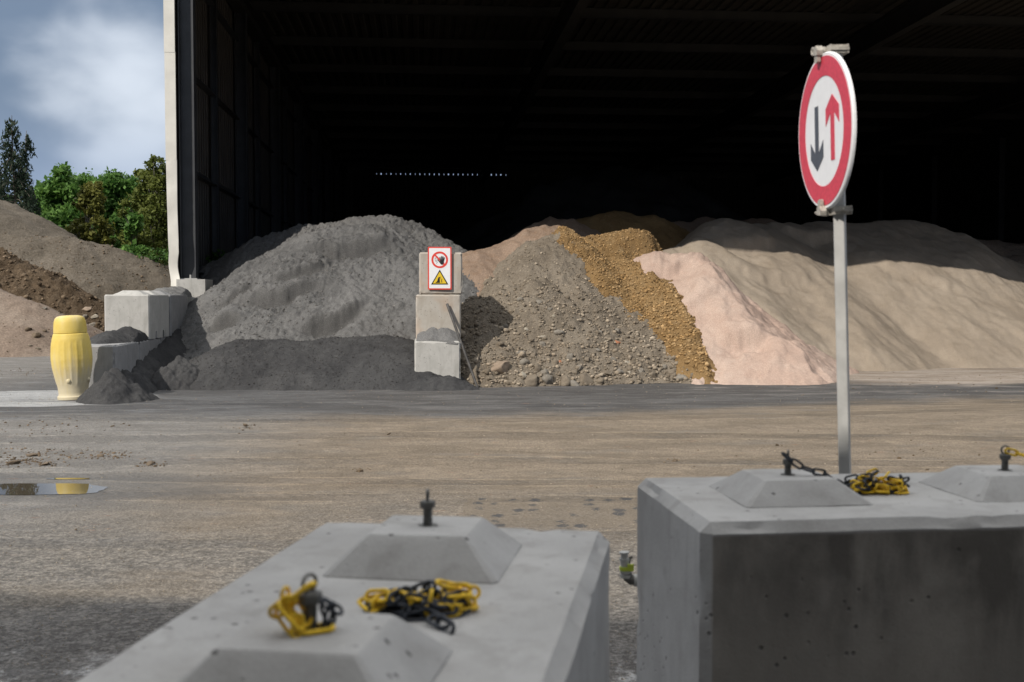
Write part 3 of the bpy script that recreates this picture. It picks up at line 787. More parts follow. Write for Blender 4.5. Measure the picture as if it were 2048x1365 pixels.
def sampler(X, Y, Z):
    x0, y0 = X[0, 0], Y[0, 0]; dx, dy = X[0, 1] - x0, Y[1, 0] - y0
    def f(x, y):
        a = np.clip((np.asarray(x) - x0) / dx, 0, X.shape[1] - 1.001); c = np.clip((np.asarray(y) - y0) / dy, 0, X.shape[0] - 1.001)
        i, j = a.astype(int), c.astype(int); a, c = a - i, c - j
        return (Z[j, i]*(1-a) + Z[j, i+1]*a)*(1-c) + (Z[j+1, i]*(1-a) + Z[j+1, i+1]*a)*c
    return f
def hit(f, u, v, D0, D1, dflt=None):
    for D in np.arange(D0, D1, .025):      # march along the view ray until it meets the slope
        p_ = P(u, v, float(D))
        if p_.z <= float(f(p_.x, p_.y)): return p_
    return P(u, v, dflt or D1)
def heap(name, label, X, Y, Z, mat, cat='heap', group=None, zmin=-.06, moist_shade=None):
    me, ctr = field_mesh(name, X, Y, Z, zmin, moist_shade)
    o = place(name, me, mat, None, ctr)
    return tag(o, label, cat, group)
MOIST_SHADE = None
def scarp(X, Y, cx, cy, w, h, k=.25, soft=.035, L=.7, seed=0, rot=0.0):
    # a little slump cliff: steps up going into the heap, then eases back
    ca, sa = math.cos(rot), math.sin(rot)
    sx = (X - cx) * ca + (Y - cy) * sa; sy = -(X - cx) * sa + (Y - cy) * ca
    arc = k * sx * sx + (fbm(X * 2.2, Y * 2.2, 3, seed) - .5) * .30
    t = sy - arc
    st = 1 / (1 + np.exp(-np.clip(t / soft, -40, 40)))
    low = -.5 * np.exp(-np.maximum(-t, 0) / (L * .6)) * (1 - st)
    hig = .5 * np.exp(-np.maximum(t, 0) / L) * st
    env = np.exp(-(sx / w) ** 4)
    if MOIST_SHADE is not None: MOIST_SHADE[0] = np.maximum(MOIST_SHADE[0], env * np.exp(-((t + .06) / .11) ** 2))
    return h * (low + hig) * env

def lobes(X, Y, fx, fy, seed, amp, shear=0.0, ths=(.38, .47, .55, .63)):
    # slip lobes: small crisp steps elongated down the slope
    q = fbm((X + shear * Y) * fx + (fbm(X * 2.1, Y * 2.1, 2, seed + 5) - .5) * .35, (Y - shear * X) * fy, 4, seed)
    return sum(amp / (1 + np.exp(-np.clip((q - t) / .006, -30, 30))) for t in ths)
def poly_sd(u, v, poly):
    # signed pixel distance, positive inside
    ins = np.zeros(u.shape, bool); d = np.full(u.shape, 1e9)
    n = len(poly)
    for i in range(n):
        (ax, ay), (bx, by) = poly[i], poly[(i + 1) % n]
        cond = ((ay > v) != (by > v))
        with np.errstate(divide='ignore', invalid='ignore'):
            xi = (bx - ax) * (v - ay) / (by - ay if by != ay else 1e-9) + ax
        ins ^= cond & (u < xi)
        ex_, ey_ = bx - ax, by - ay
        t = np.clip(((u - ax) * ex_ + (v - ay) * ey_) / (ex_*ex_ + ey_*ey_), 0, 1)
        d = np.minimum(d, np.hypot(u - ax - t * ex_, v - ay - t * ey_))
    return np.where(ins, d, -d)

# -- grey ash sand heap (left bay)
gr_front = Ridge([(452, 572, 25.3), (530, 526, 25.2), (590, 486, 25.1), (640, 466, 25.0), (700, 460, 25.0), (770, 466, 24.8), (830, 490, 24.5), (865, 530, 24.2)], .66, .35, .35, .6, 11)
gr_back = Ridge([(450, 525, 27.6), (500, 486, 27.5), (550, 460, 27.4), (600, 444, 27.2), (694, 436, 27.0), (771, 438, 26.8), (832, 460, 26.4), (900, 500, 25.6), (935, 525, 24.6)], .72, .3, .25, .6, 12)
X, Y = grid(-8.2, .9, 19.2, 30.0, .025)
Z = np.maximum(gr_front(X, Y), gr_back(X, Y))
berm = Ridge([(440, 700, 20.6), (494, 680, 20.8), (580, 679, 20.8), (709, 672, 20.9), (775, 674, 20.8), (812, 700, 20.4)], .62, .45, .22, .8, 13)
# lower shelf of the upper heap joins the berm
Z += (fbm(X * .9, Y * .9, 4, 14) - .5) * .34
MOIST_SHADE = [np.zeros(X.shape)]; F0 = sampler(X, Y, Z.copy())
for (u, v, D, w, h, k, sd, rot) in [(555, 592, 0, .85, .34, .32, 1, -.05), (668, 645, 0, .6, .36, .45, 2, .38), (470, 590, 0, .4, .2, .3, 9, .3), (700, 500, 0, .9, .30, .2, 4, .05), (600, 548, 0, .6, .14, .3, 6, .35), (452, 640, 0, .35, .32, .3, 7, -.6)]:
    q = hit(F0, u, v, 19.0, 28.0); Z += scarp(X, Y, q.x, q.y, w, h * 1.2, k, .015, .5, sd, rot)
lump = fbm(X * 5.5, Y * 5.5, 5, 15, .62)
Z += ((np.abs(lump - .5) * 2) ** .9 * .13 - .04) * (1 - .8 * MOIST_SHADE[0]) * (.1 + 1.5 * fbm(X * .9, Y * .9, 3, 31)) + (fbm(X * 11, Y * 11, 3, 16, .65) - .5) * .15 * (.3 + fbm(X * .8, Y * .8, 2, 17)) * (1 - .8 * MOIST_SHADE[0])
ash_o = heap('ash_sand_heap', 'large grey ash sand heap filling the left bay beside the signed stack', X, Y, Z, M['ash_heap'], moist_shade=MOIST_SHADE[0])
ASH = sampler(X, Y, Z)
MOIST_SHADE = None
# -- darker freshly tipped berm at its foot
X, Y = grid(-7.2, -.2, 18.0, 23.6, .03)
Z = berm(X, Y) + (fbm(X * 1.1, Y * 1.1, 3, 18) - .5) * .2 + (fbm(X * 5, Y * 5, 3, 19) - .5) * .06 + (fbm(X * 16, Y * 16, 2, 20) - .5) * .035
berm_o = heap('dark_sand_heap', 'low dark grey sand heap in front of the larger ash heap', X, Y, Z, M['dark_heap'])
BERM = sampler(X, Y, Z)

# -- small dark spills
def small_heap(label, ridge, tan, res=.02, seed=0, mat='dark_heap', amp=.10, name='sand_spill', pad=1.0, base=None, rnd=.1):
    R_ = Ridge(ridge, tan, rnd, .12, 1.3, seed)
    x0, x1 = R_.p[:, 0].min() - pad, R_.p[:, 0].max() + pad; y0, y1 = R_.p[:, 1].min() - pad, R_.p[:, 1].max() + pad
    X, Y = grid(x0, x1, y0, y1, res)
    Z = R_(X, Y) + (fbm(X * 2.5, Y * 2.5, 4, seed + 2) - .5) * amp * 2 + (fbm(X * 10, Y * 10, 4, seed + 3, .65) - .5) * amp * 1.1
    if base is not None:
        zb, fn = base
        Z = np.where(fn(X, Y), Z, zb - .05)
        return heap(name, label, X, Y, np.maximum(Z, zb - .05), M[mat], 'sand heap', zmin=zb - .03)
    return heap(name, label, X, Y, Z, M[mat], 'sand heap')
small_heap('dark sand mound spilled against the yellow bollard base', [(220, 752, 17.1), (236, 746, 17.3), (248, 764, 17.4)], .92, seed=50)
small_heap('lumpy dark sand mound between retaining wall and dark heap', [(352, 722, 19.6), (366, 712, 19.7), (378, 728, 19.6)], 1.05, seed=51, amp=.16)
wl = lambda t, dx, z: Vector((lo.x + dx - .081 * t, 18.02 + t, z))
small_heap('dark sand lying along the foot of the left retaining wall', [wl(.1, .02, .22), wl(.5, .03, .40), wl(.9, .02, .33), wl(1.3, .03, .46), wl(1.8, .02, .40), wl(2.3, .03, .55), wl(3.0, .03, .62), wl(4.0, .03, .8), wl(5.2, .03, 1.0)], 1.15, seed=52, pad=1.1, res=.022, amp=.13)
small_heap('dark sand piled on the lower block beneath the pale upper block', [wl(.75, -.42, .93), wl(1.1, -.40, 1.0), wl(1.5, -.36, .98), wl(1.75, -.28, 1.04), wl(2.1, -.3, 1.03)], .62, seed=53, pad=.55, amp=.05, base=(.80, lambda X, Y: (X + .081 * (Y - 18.02) < lo.x - .02) & (X + .081 * (Y - 18.02) > lo.x - .78) & (Y > 18.1) & (Y < 20.4)))
small_heap('dark sand drift in front of the bottom signed block', [(800, 775, 19.2), (850, 757, 19.3), (895, 752, 19.35), (918, 764, 19.3), (950, 784, 18.9)], .62, seed=54, amp=.06)
kx = P(875, 690, 19.6).x
small_heap('grey grit heaped on the ledge of the signed stack', [Vector((kx - .30, 19.9, .92)), Vector((kx - .2, 19.9, .98)), Vector((kx - .05, 19.9, 1.05)), Vector((kx + .1, 19.9, 1.04)), Vector((kx + .22, 19.9, .95))], .85, seed=55, mat='grey_heap', pad=.5, amp=.035, res=.011, rnd=.05, base=(.80, lambda X, Y: (np.abs(X - kx) < .375) & (Y > 19.62) & (Y < 20.0)))
hl = lambda t, dx, z: Vector((hi.x + dx - .081 * t, 20.35 + t, z))
small_heap('grey grit piled on the wall top against the plinth', [hl(2.3, -.4, 1.66), hl(2.8, -.35, 1.74), hl(3.3, -.3, 1.76), hl(3.7, -.3, 1.72)], .42, seed=56, mat='grey_heap', pad=.45, amp=.035, base=(1.603, lambda X, Y: (X + .081 * (Y - 20.35) < hi.x - .0) & (X + .081 * (Y - 20.35) > hi.x - .78) & (Y < 24.1)))
small_heap('pinkish sand patch under the leaning bar', [(930, 768, 19.9), (965, 764, 20.0), (1000, 766, 20.0)], .40, seed=57, mat='pink_clay', pad=.7, amp=.05)

# -- right hand heaps
rub = Ridge([(1010, 572, 23.4), (1060, 512, 23.9), (1090, 478, 24.1), (1112, 470, 24.2), (1150, 505, 24.0)], .80, .25, .30, .7, 61)
rub2 = Ridge([(960, 640, 21.4), (990, 590, 22.4), (1060, 560, 22.6)], .78, .3, .3, .8, 62)
och = Ridge([(1160, 494, 25.0), (1200, 486, 25.1), (1250, 479, 25.1), (1290, 494, 25.3), (1312, 508, 25.5)], .74, .2, .3, .8, 63)
pnk = Ridge([(1270, 528, 24.3), (1330, 517, 24.2), (1396, 512, 24.1)], .66, .15, .2, .7, 64)
pnk2 = Ridge([(1470, 610, 22.9), (1560, 690, 22.0)], .62, .5, .2, .7, 65)
bei = Ridge([(1335, 500, 27.6), (1400, 470, 28.6), (1445, 448, 29.4), (1550, 462, 30.4), (1660, 447, 31.0), (1800, 446, 31.6), (1900, 472, 31.8), (2048, 542, 31.6), (2230, 590, 31.0)], .60, .4, .45, .35, 66)
bei2 = Ridge([(1395, 476, 27.9), (1460, 520, 27.2), (1560, 560, 27.0)], .66, .12, .2, .5, 67)
rub3 = Ridge([(1230, 610, 22.6), (1310, 672, 22.0), (1372, 728, 21.5)], .74, .3, .2, .8, 68)
RUB = (rub, rub2, rub3)
def z_rub(x, y): return np.maximum(np.maximum(rub(x, y), rub2(x, y)), rub3(x, y))
def F_right(x, y):
    z = rub(x, y)
    for r in (rub2, rub3, och, pnk, pnk2): z = np.maximum(z, r(x, y))
    return z
RUB_POLY = [(900, 830), (925, 520), (1000, 470), (1100, 478), (1142, 522), (1192, 585), (1262, 640), (1330, 700), (1396, 748), (1428, 790), (1420, 830)]
OCH_POLY = [(1098, 430), (1345, 430), (1335, 505), (1300, 516), (1288, 522), (1330, 566), (1384, 622), (1394, 664), (1408, 702), (1424, 762), (1396, 748), (1330, 700), (1262, 640), (1192, 585), (1142, 522), (1112, 488)]
PNK_POLY = [(1270, 513), (1330, 509), (1402, 506), (1428, 542), (1452, 580), (1530, 650), (1600, 708), (1660, 764), (1600, 790), (1395, 790), (1380, 700), (1300, 590)]

def z_rub2(x, y):
    f = F_right(x, y); u, v = project(x, y, f)
    return np.maximum(z_rub(x, y), f + np.clip(poly_sd(u, v, RUB_POLY) / 10, -6, 0) * .1)
X, Y = grid(-1.6, 5.6, 18.9, 28.0, .03)
Zr0 = z_rub2(X, Y)
def rub_noise(X, Y):
    return (fbm(X * 1.3, Y * 1.3, 3, 70) - .5) * .3 + (fbm(X * 6, Y * 6, 4, 71, .6) - .5) * .15 + (fbm(X * 18, Y * 18, 2, 72) - .5) * .06
Zr = Zr0 + rub_noise(X, Y)
rub_o = heap('rubble_heap', 'grey brown rubble heap with broken stones right of the signed stack', X, Y, Zr, M['rubble'])
RUBS = sampler(X, Y, Zr)

X, Y = grid(0.2, 6.0, 19.4, 28.0, .03)
Fr = F_right(X, Y)
u, v = project(X, Y, Fr)
sd = poly_sd(u + (fbm(X*3, Y*3, 3, 75) - .5) * 26, v + (fbm(X*3+9, Y*3, 3, 76) - .5) * 20, OCH_POLY)
och_off = np.clip(sd / 12, -14, 1) * np.where(sd > 0, .13, .10)
Zo = Fr + och_off + (fbm(X * 1.6, Y * 1.6, 3, 77) - .5) * .22 + (fbm(X * 8, Y * 8, 4, 78, .6) - .5) * .16 + (fbm(X * 22, Y * 22, 2, 79) - .5) * .05
for (uu, vv, D, w, h, k, s_, rot) in [(1285, 492, 25.1, .5, .45, .3, 80, .5)]:
    q = hit(sampler(X, Y, Zo), uu, vv, 19, 27.5); Zo += scarp(X, Y, q.x, q.y, w, h, k, .04, .6, s_, rot)
och_o = heap('gravel_heap', 'ochre yellow gravel heap sliding down between rubble and pink sand', X, Y, Zo, M['ochre'])
OCHS = sampler(X, Y, Zo)
def z_och(x, y):
    f = F_right(x, y); u, v = project(x, y, f); return f + .10, poly_sd(u, v, OCH_POLY), u, v

X, Y = grid(1.8, 7.4, 19.4, 28.0, .03)
Fp = np.maximum(pnk(X, Y), pnk2(X, Y))
Fb = np.maximum(bei(X, Y), bei2(X, Y))
Zp = Fp + lobes(X, Y, 1.1, .5, 152, .03, -.3) + (fbm(X * 1.2, Y * 1.2, 3, 81) - .5) * .12 + (fbm(X * 5, Y * 5, 3, 82) - .5) * .05 + (fbm(X * 18, Y * 18, 2, 83) - .5) * .022
for (uu, vv, D, w, h, k, s_, rot) in [(1490, 684, 21.6, .42, .60, .45, 84, .0), (1350, 540, 23.5, .6, .26, .25, 85, .1), (1420, 585, 23.0, .6, .22, .25, 86, .5)]:
    q = hit(sampler(X, Y, Zp), uu, vv, 19, 27.5); Zp += scarp(X, Y, q.x, q.y, w, h, k, .03, .5, s_, rot)
u, v = project(X, Y, np.maximum(Zp, 0)); sd = poly_sd(u + (fbm(X*2.5, Y*2.5, 4, 160) - .5) * 50, v + (fbm(X*2.5+9, Y*2.5, 4, 161) - .5) * 30, [(1270, 300), (1270, 500), (1300, 590), (1385, 690), (1400, 760), (1412, 766), (1440, 1000), (1680, 1000), (1652, 757), (1600, 708), (1530, 650), (1452, 580), (1428, 542), (1406, 508), (1420, 300)])
Zp += np.clip(sd / 14, -4, 0) * .12
heap('pink_sand_heap', 'pale pink sand heap between ochre gravel and beige sand', X, Y, Zp, M['pink'])

X, Y = grid(2.0, 19.0, 22.6, 37.0, .05)
Zb = np.maximum(bei(X, Y), bei2(X, Y))
dirx = (fbm(X * .9 + Y * .12, Y * .16, 4, 88) - .5)
rdg = 1 - np.abs(fbm((X + Y * .55) * .75 + 7, (Y - X * .55) * .13, 3, 97) - .5) * 2
Zb += (rdg ** 3) * .03 + dirx * .05 + (fbm((X + Y * .5) * 1.1, (Y - X * .5) * .3, 4, 96) - .5) * .22 + (fbm(X * .5, Y * .5, 3, 89) - .5) * .12 + lobes(X, Y, .55, .2, 150, .022, .35) + lobes(X, Y, 1.5, .6, 151, .007, .3) + (fbm(X * 5, Y * 5, 3, 90) - .5) * .045 + (fbm(X * 14, Y * 14, 2, 91) - .5) * .02
for (uu, vv, D, w, h, k, s_, rot) in [(1500, 500, 28.6, .8, .45, .3, 92, .3), (1620, 480, 29.5, .9, .4, .3, 93, -.1), (1560, 560, 27.6, 1.3, .28, .12, 94, .25), (1850, 560, 29, 1.4, .2, .1, 95, -.3)]:
    q = hit(sampler(X, Y, Zb), uu, vv, 22, 36); Zb += scarp(X, Y, q.x, q.y, w, h, k, .05, .8, s_, rot)
heap('beige_sand_heap', 'widest heap, smooth beige sand at right behind the traffic sign pole', X, Y, Zb, M['beige'])

def back_heap(name, label, pts, tan, mat, res=.06, seed=0, amp=.2, pad=5.5):
    R_ = Ridge(pts, tan, .3, .35, .6, seed)
    X, Y = grid(R_.p[:, 0].min() - pad, R_.p[:, 0].max() + pad, R_.p[:, 1].min() - pad, R_.p[:, 1].max() + pad, res)
    Z = R_(X, Y) + (fbm(X * 1.2, Y * 1.2, 4, seed + 1) - .5) * amp * 2 + (fbm(X * 7, Y * 7, 3, seed + 2) - .5) * amp * .5
    return heap(name, label, X, Y, Z, M[mat], zmin=-.05)
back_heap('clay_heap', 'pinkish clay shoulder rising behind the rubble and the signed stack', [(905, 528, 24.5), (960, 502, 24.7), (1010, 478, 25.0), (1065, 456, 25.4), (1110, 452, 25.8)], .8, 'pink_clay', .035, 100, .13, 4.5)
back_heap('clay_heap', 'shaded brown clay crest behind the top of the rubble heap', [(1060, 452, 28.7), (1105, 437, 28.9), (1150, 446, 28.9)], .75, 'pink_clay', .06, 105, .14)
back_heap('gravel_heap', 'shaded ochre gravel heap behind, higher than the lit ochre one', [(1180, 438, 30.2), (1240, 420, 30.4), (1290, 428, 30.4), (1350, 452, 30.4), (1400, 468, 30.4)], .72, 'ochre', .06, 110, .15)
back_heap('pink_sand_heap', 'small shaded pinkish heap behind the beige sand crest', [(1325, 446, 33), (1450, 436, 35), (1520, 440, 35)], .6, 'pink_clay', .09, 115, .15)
back_heap('dark_sand_heap', 'deep dark heap far back in the shed gloom', [(1080, 372, 47), (1240, 330, 50), (1330, 352, 50)], .62, 'dark_heap', .2, 120, .3, 11)
back_heap('beige_sand_heap', 'shaded lumpy sand heap at the right edge inside the shed', [(1890, 462, 36.5), (1930, 470, 36.5), (2080, 490, 36.5)], .62, 'far_sand', .1, 125, .2, 6)

# ------------------------------------------------------------------ stones
def ico(sub):
    bm = bmesh.new(); bmesh.ops.create_icosphere(bm, subdivisions=sub, radius=1.0)
    V = np.array([v_.co[:] for v_ in bm.verts]); Fc = np.array([[l.index for l in f.verts] for f in bm.faces]); bm.free()
    return V, Fc
def rock_shape(sub, rng):
    V, Fc = ico(sub)
    V = V.copy()
    for _ in range(9):           # knock flats off a ball
        n = rng.normal(size=3); n /= np.linalg.norm(n); c = rng.uniform(.55, .85)
        d = V @ n; ov = np.maximum(d - c, 0); V -= np.outer(ov, n)
    V *= rng.uniform(.7, 1.15, 3)
    return V, Fc
def stone_field(name, pts, sizes, mat, parent, seed, sub=1, nshape=10, sink=.25):
    rng = np.random.default_rng(seed)
    shapes = [rock_shape(sub, rng) for _ in range(nshape)]
    Vs, Fs, Ts = [], [], []; base = 0
    for (x, y, z), s in zip(pts, sizes):
        V, Fc = shapes[rng.integers(nshape)]
        q = rng.normal(size=4); q /= np.linalg.norm(q); w, a, b_, c_ = q
        R_ = np.array([[1-2*(b_*b_+c_*c_), 2*(a*b_-c_*w), 2*(a*c_+b_*w)], [2*(a*b_+c_*w), 1-2*(a*a+c_*c_), 2*(b_*c_-a*w)], [2*(a*c_-b_*w), 2*(b_*c_+a*w), 1-2*(a*a+b_*b_)]])
        W_ = (V @ R_.T) * np.array([1, 1, .78]) * s + np.array([x, y, z + s * (.5 - sink)])
        Vs.append(W_); Fs.append(Fc + base); base += len(V); Ts.append(np.full(len(V), rng.beta(1.6, 2.6)))
    off = np.array(parent.location) if parent else np.zeros(3)
    me = np_mesh(name, np.concatenate(Vs) - off, np.concatenate(Fs), False, np.concatenate(Ts))
    o = place(name, me, mat, parent)
    return o
rng = np.random.default_rng(5)
# rubble: many small, growing towards the foot
n = 16000
xs = rng.uniform(-1.3, 4.6, n); ys = rng.uniform(19.2, 25.0, n)
zs = RUBS(xs, ys)
fr = F_right(xs, ys)
uu, vv = project(xs, ys, fr)
ok = (zs > .0) & (poly_sd(uu, vv, OCH_POLY) < 3) & (zs > fr - .3)
hh = np.clip(zs / 2.6, 0, 1)
ok &= rng.random(n) < (1.05 - .75 * hh)
xs, ys, zs, hh = xs[ok], ys[ok], zs[ok], hh[ok]
sz = (.010 + .020 * rng.beta(1.2, 4, len(xs)) * (1.9 - hh) * 1.9) * (1 + .7 * (rng.random(len(xs)) < .06))
tag(stone_field('stones', np.stack([xs, ys, zs], 1), sz, M['rubble_stone'], rub_o, 6), kind='stuff')
n = 17000
xs = rng.uniform(.6, 4.4, n); ys = rng.uniform(19.6, 26.2, n)
zo, sdo, uu, vv = z_och(xs, ys)
ok = (sdo > -2) & (zo > 0)
xs, ys, zo = xs[ok], ys[ok], zo[ok]
sz = .016 + .046 * rng.beta(1.3, 5, len(xs))
zo2 = OCHS(xs, ys); sz = sz * (1.25 - .18 * np.clip(zo2, 0, 3))
tag(stone_field('stones', np.stack([xs, ys, zo2], 1), sz, M['ochre_stone'], och_o, 7), kind='stuff')

M['ash_crumb'] = mat_heap('ash_crumb', (.13,.128,.125), (.17,.168,.163), (.215,.212,.205), 40, 2.0, (.4,.01), tint=True)
M['dark_crumb'] = mat_heap('dark_crumb', (.068,.068,.07), (.09,.09,.09), (.115,.115,.115), 40, 2.0, (.4,.01), tint=True)
n = 18000
xs = rng.uniform(-6.6, .6, n); ys = rng.uniform(19.4, 27.0, n); zs = ASH(xs, ys)
ok = (zs > BERM(xs, ys)) & (zs > .05) & (fbm(xs * .9, ys * .9, 3, 31) > rng.uniform(.3, .65, n))
tag(stone_field('crumbs', np.stack([xs, ys, zs], 1)[ok], (.008 + .038 * rng.beta(1, 6, n))[ok], M['ash_crumb'], ash_o, 61), kind='stuff')
n = 6000
xs = rng.uniform(-6.6, -.4, n); ys = rng.uniform(18.4, 21.2, n); zs = BERM(xs, ys)
ok = (zs > ASH(xs, ys)) & (zs > .0)
tag(stone_field('crumbs', np.stack([xs, ys, zs], 1)[ok], (.008 + .022 * rng.beta(1, 6, n))[ok], M['dark_crumb'], berm_o, 62), kind='stuff')
def mat_rock(name, c1, c2):
    m, nt, b = new_mat(name); c = objc(nt)
    n1 = noise(nt, c, 1.2, 5, .6); n2 = noise(nt, c, 9.0, 4, .65)
    col = mixc(nt, smooth(nt, n1, .35, .65), c1, c2)
    col = mixc(nt, mth(nt, 'MULTIPLY', smooth(nt, n2, .5, .7), .4), col, tuple(x * .6 for x in c1))
    setin(nt, b, 'Base Color', col); setin(nt, b, 'Roughness', .9); bump(nt, b, [(n2, .5, .08)])
    return m
M['rock_grey'] = mat_rock('grey_rock', (.22,.195,.16), (.30,.275,.235))
M['rock_brown'] = mat_rock('brown_rock', (.19,.155,.115), (.25,.21,.16))
M['rock_pale'] = mat_rock('pale_rock', (.36,.32,.25), (.44,.40,.33))
M['rock_pink'] = mat_rock('pinkish_rock', (.30,.23,.17), (.37,.29,.22))
M['brick'] = mat_rock('brick_orange', (.42,.17,.09), (.48,.22,.12))
M['clod'] = mat_rock('mud_clod', (.15,.112,.075), (.20,.155,.11))
rngk = np.random.default_rng(77)
rock_meshes = {}
def rock_at(u, v, D, size, mk, label, group=None, squash=.75, name='rock', z=None, cat='rock'):
    key = (mk, int(rngk.integers(4)))
    if key not in rock_meshes:
        V, Fc = rock_shape(3, rngk)
        V = V + V * ((fbm(V[:, 0]*2.5 + V[:, 2], V[:, 1]*2.5 - V[:, 2], 3, key[1] + 3) - .5) * .35)[:, None]
        me = np_mesh('rock_' + mk, V, Fc, True); me.materials.append(M[mk]); rock_meshes[key] = me
    o = bpy.data.objects.new(name, rock_meshes[key]); COL.objects.link(o)
    p_ = P(u, v, D) if z is None else G(u, v, z)
    o.location = p_; s = size / F_PX * p_.y / 2
    o.scale = (s * rngk.uniform(.9, 1.1), s * rngk.uniform(.8, 1.1), s * squash)
    o.rotation_euler = (rngk.uniform(-.4, .4), rngk.uniform(-.4, .4), rngk.uniform(0, 6.28))
    return tag(o, label, cat, group)
def on_rub(u, v): return hit(RUBS, u, v, 18.6, 26.0, 20.0).y
GRK = 'loose rocks on the rubble heap'
LRK = 'rough brown rock lying among many on the lower rubble heap'
rock_at(1000, 738, on_rub(1000, 738), 50, 'rock_pink', 'big pinkish boulder at the left foot of the rubble heap', None, .75)
foot = [(1062, 764, 34, 'rock_brown'), (1098, 762, 26, 'rock_grey'), (1130, 764, 30, 'rock_brown'), (1150, 770, 22, 'rock_grey'), (1172, 762, 34, 'rock_brown'), (1090, 748, 20, 'rock_grey'), (1046, 752, 16, 'rock_pale'),
        (1200, 762, 18, 'rock_brown'), (1215, 748, 20, 'rock_brown'), (1240, 744, 18, 'rock_grey'), (1020, 700, 18, 'rock_brown'), (1048, 726, 18, 'rock_grey'), (1040, 708, 20, 'rock_grey'), (1068, 712, 18, 'rock_brown'),
        (1110, 728, 20, 'rock_brown'), (1140, 715, 16, 'rock_grey'), (1362, 758, 26, 'rock_grey'), (1305, 752, 18, 'rock_brown'), (1280, 742, 15, 'rock_grey'), (1175, 720, 15, 'rock_brown'), (1086, 690, 14, 'rock_grey'),
        (1345, 745, 18, 'rock_brown'), (1075, 738, 20, 'rock_brown'), (1195, 700, 13, 'rock_grey'), (1225, 720, 15, 'rock_grey'), (1265, 728, 14, 'rock_brown'), (1130, 690, 12, 'rock_brown'), (1150, 745, 15, 'rock_brown'),
        (1010, 655, 14, 'rock_grey'), (1050, 650, 14, 'rock_brown'), (1100, 620, 11, 'rock_grey'), (1200, 665, 11, 'rock_grey'), (1040, 600, 12, 'rock_grey'), (1385, 752, 14, 'rock_brown'), (1000, 690, 16, 'rock_brown'),
        (1255, 700, 12, 'rock_brown'), (1300, 728, 13, 'rock_brown'), (1330, 735, 12, 'rock_grey')]
for (u_, v_, s_, mk) in foot:
    rock_at(u_, v_, on_rub(u_, v_), s_ * 1.22, mk, LRK, GRK, .8)
special = [(1158, 736, 22, 'rock_grey', 'angular grey stone standing out low on the rubble heap'), (1118, 665, 24, 'rock_grey', 'largest flat grey stone halfway up the rubble heap'), (1078, 605, 16, 'rock_grey', 'lone grey stone high on the rubble slope'),
           (1086, 676, 18, 'rock_pale', 'pale slanted stone left of the largest flat grey stone'), (1120, 724, 11, 'brick', 'small orange brick piece low on the rubble heap'), (1235, 686, 14, 'brick', 'orange brick chunk right of centre on the rubble slope'),
           (1052, 660, 13, 'rock_pale', 'thin white stone slab on the shadow side of the rubble'), (1255, 726, 20, 'rock_pale', 'oval pale stone at the right foot of the rubble'), (1108, 633, 10, 'rock_pale', 'small white stone in the middle of the rubble slope'),
           (1258, 746, 11, 'rock_pale', 'cream stone chip at the foot below the oval pale stone'), (1233, 662, 17, 'rock_grey', 'upright grey shard on the right of the rubble slope'), (1214, 653, 11, 'rock_pale', 'pale rounded stone above the upright grey shard')]
for (u_, v_, s_, mk, lab) in special:
    rock_at(u_, v_, on_rub(u_, v_), s_, mk, lab, None, .7)
GCL = 'mud clods lying on the yard'
for (u_, v_, s_, lab) in [(720, 941, 15, 'brown mud clod on the yard in front of the signed stack'), (1350, 922, 15, 'dark mud clod on the yard left of the sign pole'), (490, 850, 13, 'mud clod on the grey dust before the dark sand heap'),
                          (26, 927, 30, 'wide flat mud lump at the left edge above the puddle'), (92, 929, 22, 'brown mud lump above the puddle, right of the wide flat one'), (300, 929, 22, 'brown mud lump standing apart to the right of the puddle'),
                          (152, 1059, 8, 'tiny clod alone on the near grey asphalt'), (1762, 632, 12, None), (778, 868, 9, 'small clod on the brown yard below the ash heap'), (1950, 732, 22, None), (65, 912, 26, 'low crumbly mud ridge near the left edge'), (200, 913, 24, 'low crumbly mud ridge between puddle and bollard')]:
    if lab is None: continue
    rock_at(u_, v_, 0, s_, 'clod', lab, GCL, .5, 'mud_clod', (0 if v_ < 870 else GZ) + .01, 'clod')
rock_at(1764, 630, 28.0, 11, 'clod', 'brown lump resting on the smooth beige sand slope', None, .7, 'mud_clod', None, 'clod')
rock_at(1946, 733, 25.0, 22, 'clod', 'brown lump at the foot of the beige sand right of the pole', None, .5, 'mud_clod', None, 'clod')
# crumbs strewn over the yard
n = 9000
ys = 4.8 * (24 / 4.8) ** rng.random(n); xs = rng.uniform(-.5, .5, n) * ys * 1.0
sz = .0035 + .010 * rng.beta(1, 6, n) * (ys / 9)
crumbs = stone_field('crumbs', np.stack([xs, ys, np.array([gz(float(y_)) for y_ in ys])], 1), sz, M['rubble_stone'], None, 8)
tag(crumbs, 'small crumbs of stone and mud strewn over the yard', 'crumbs', kind='stuff')

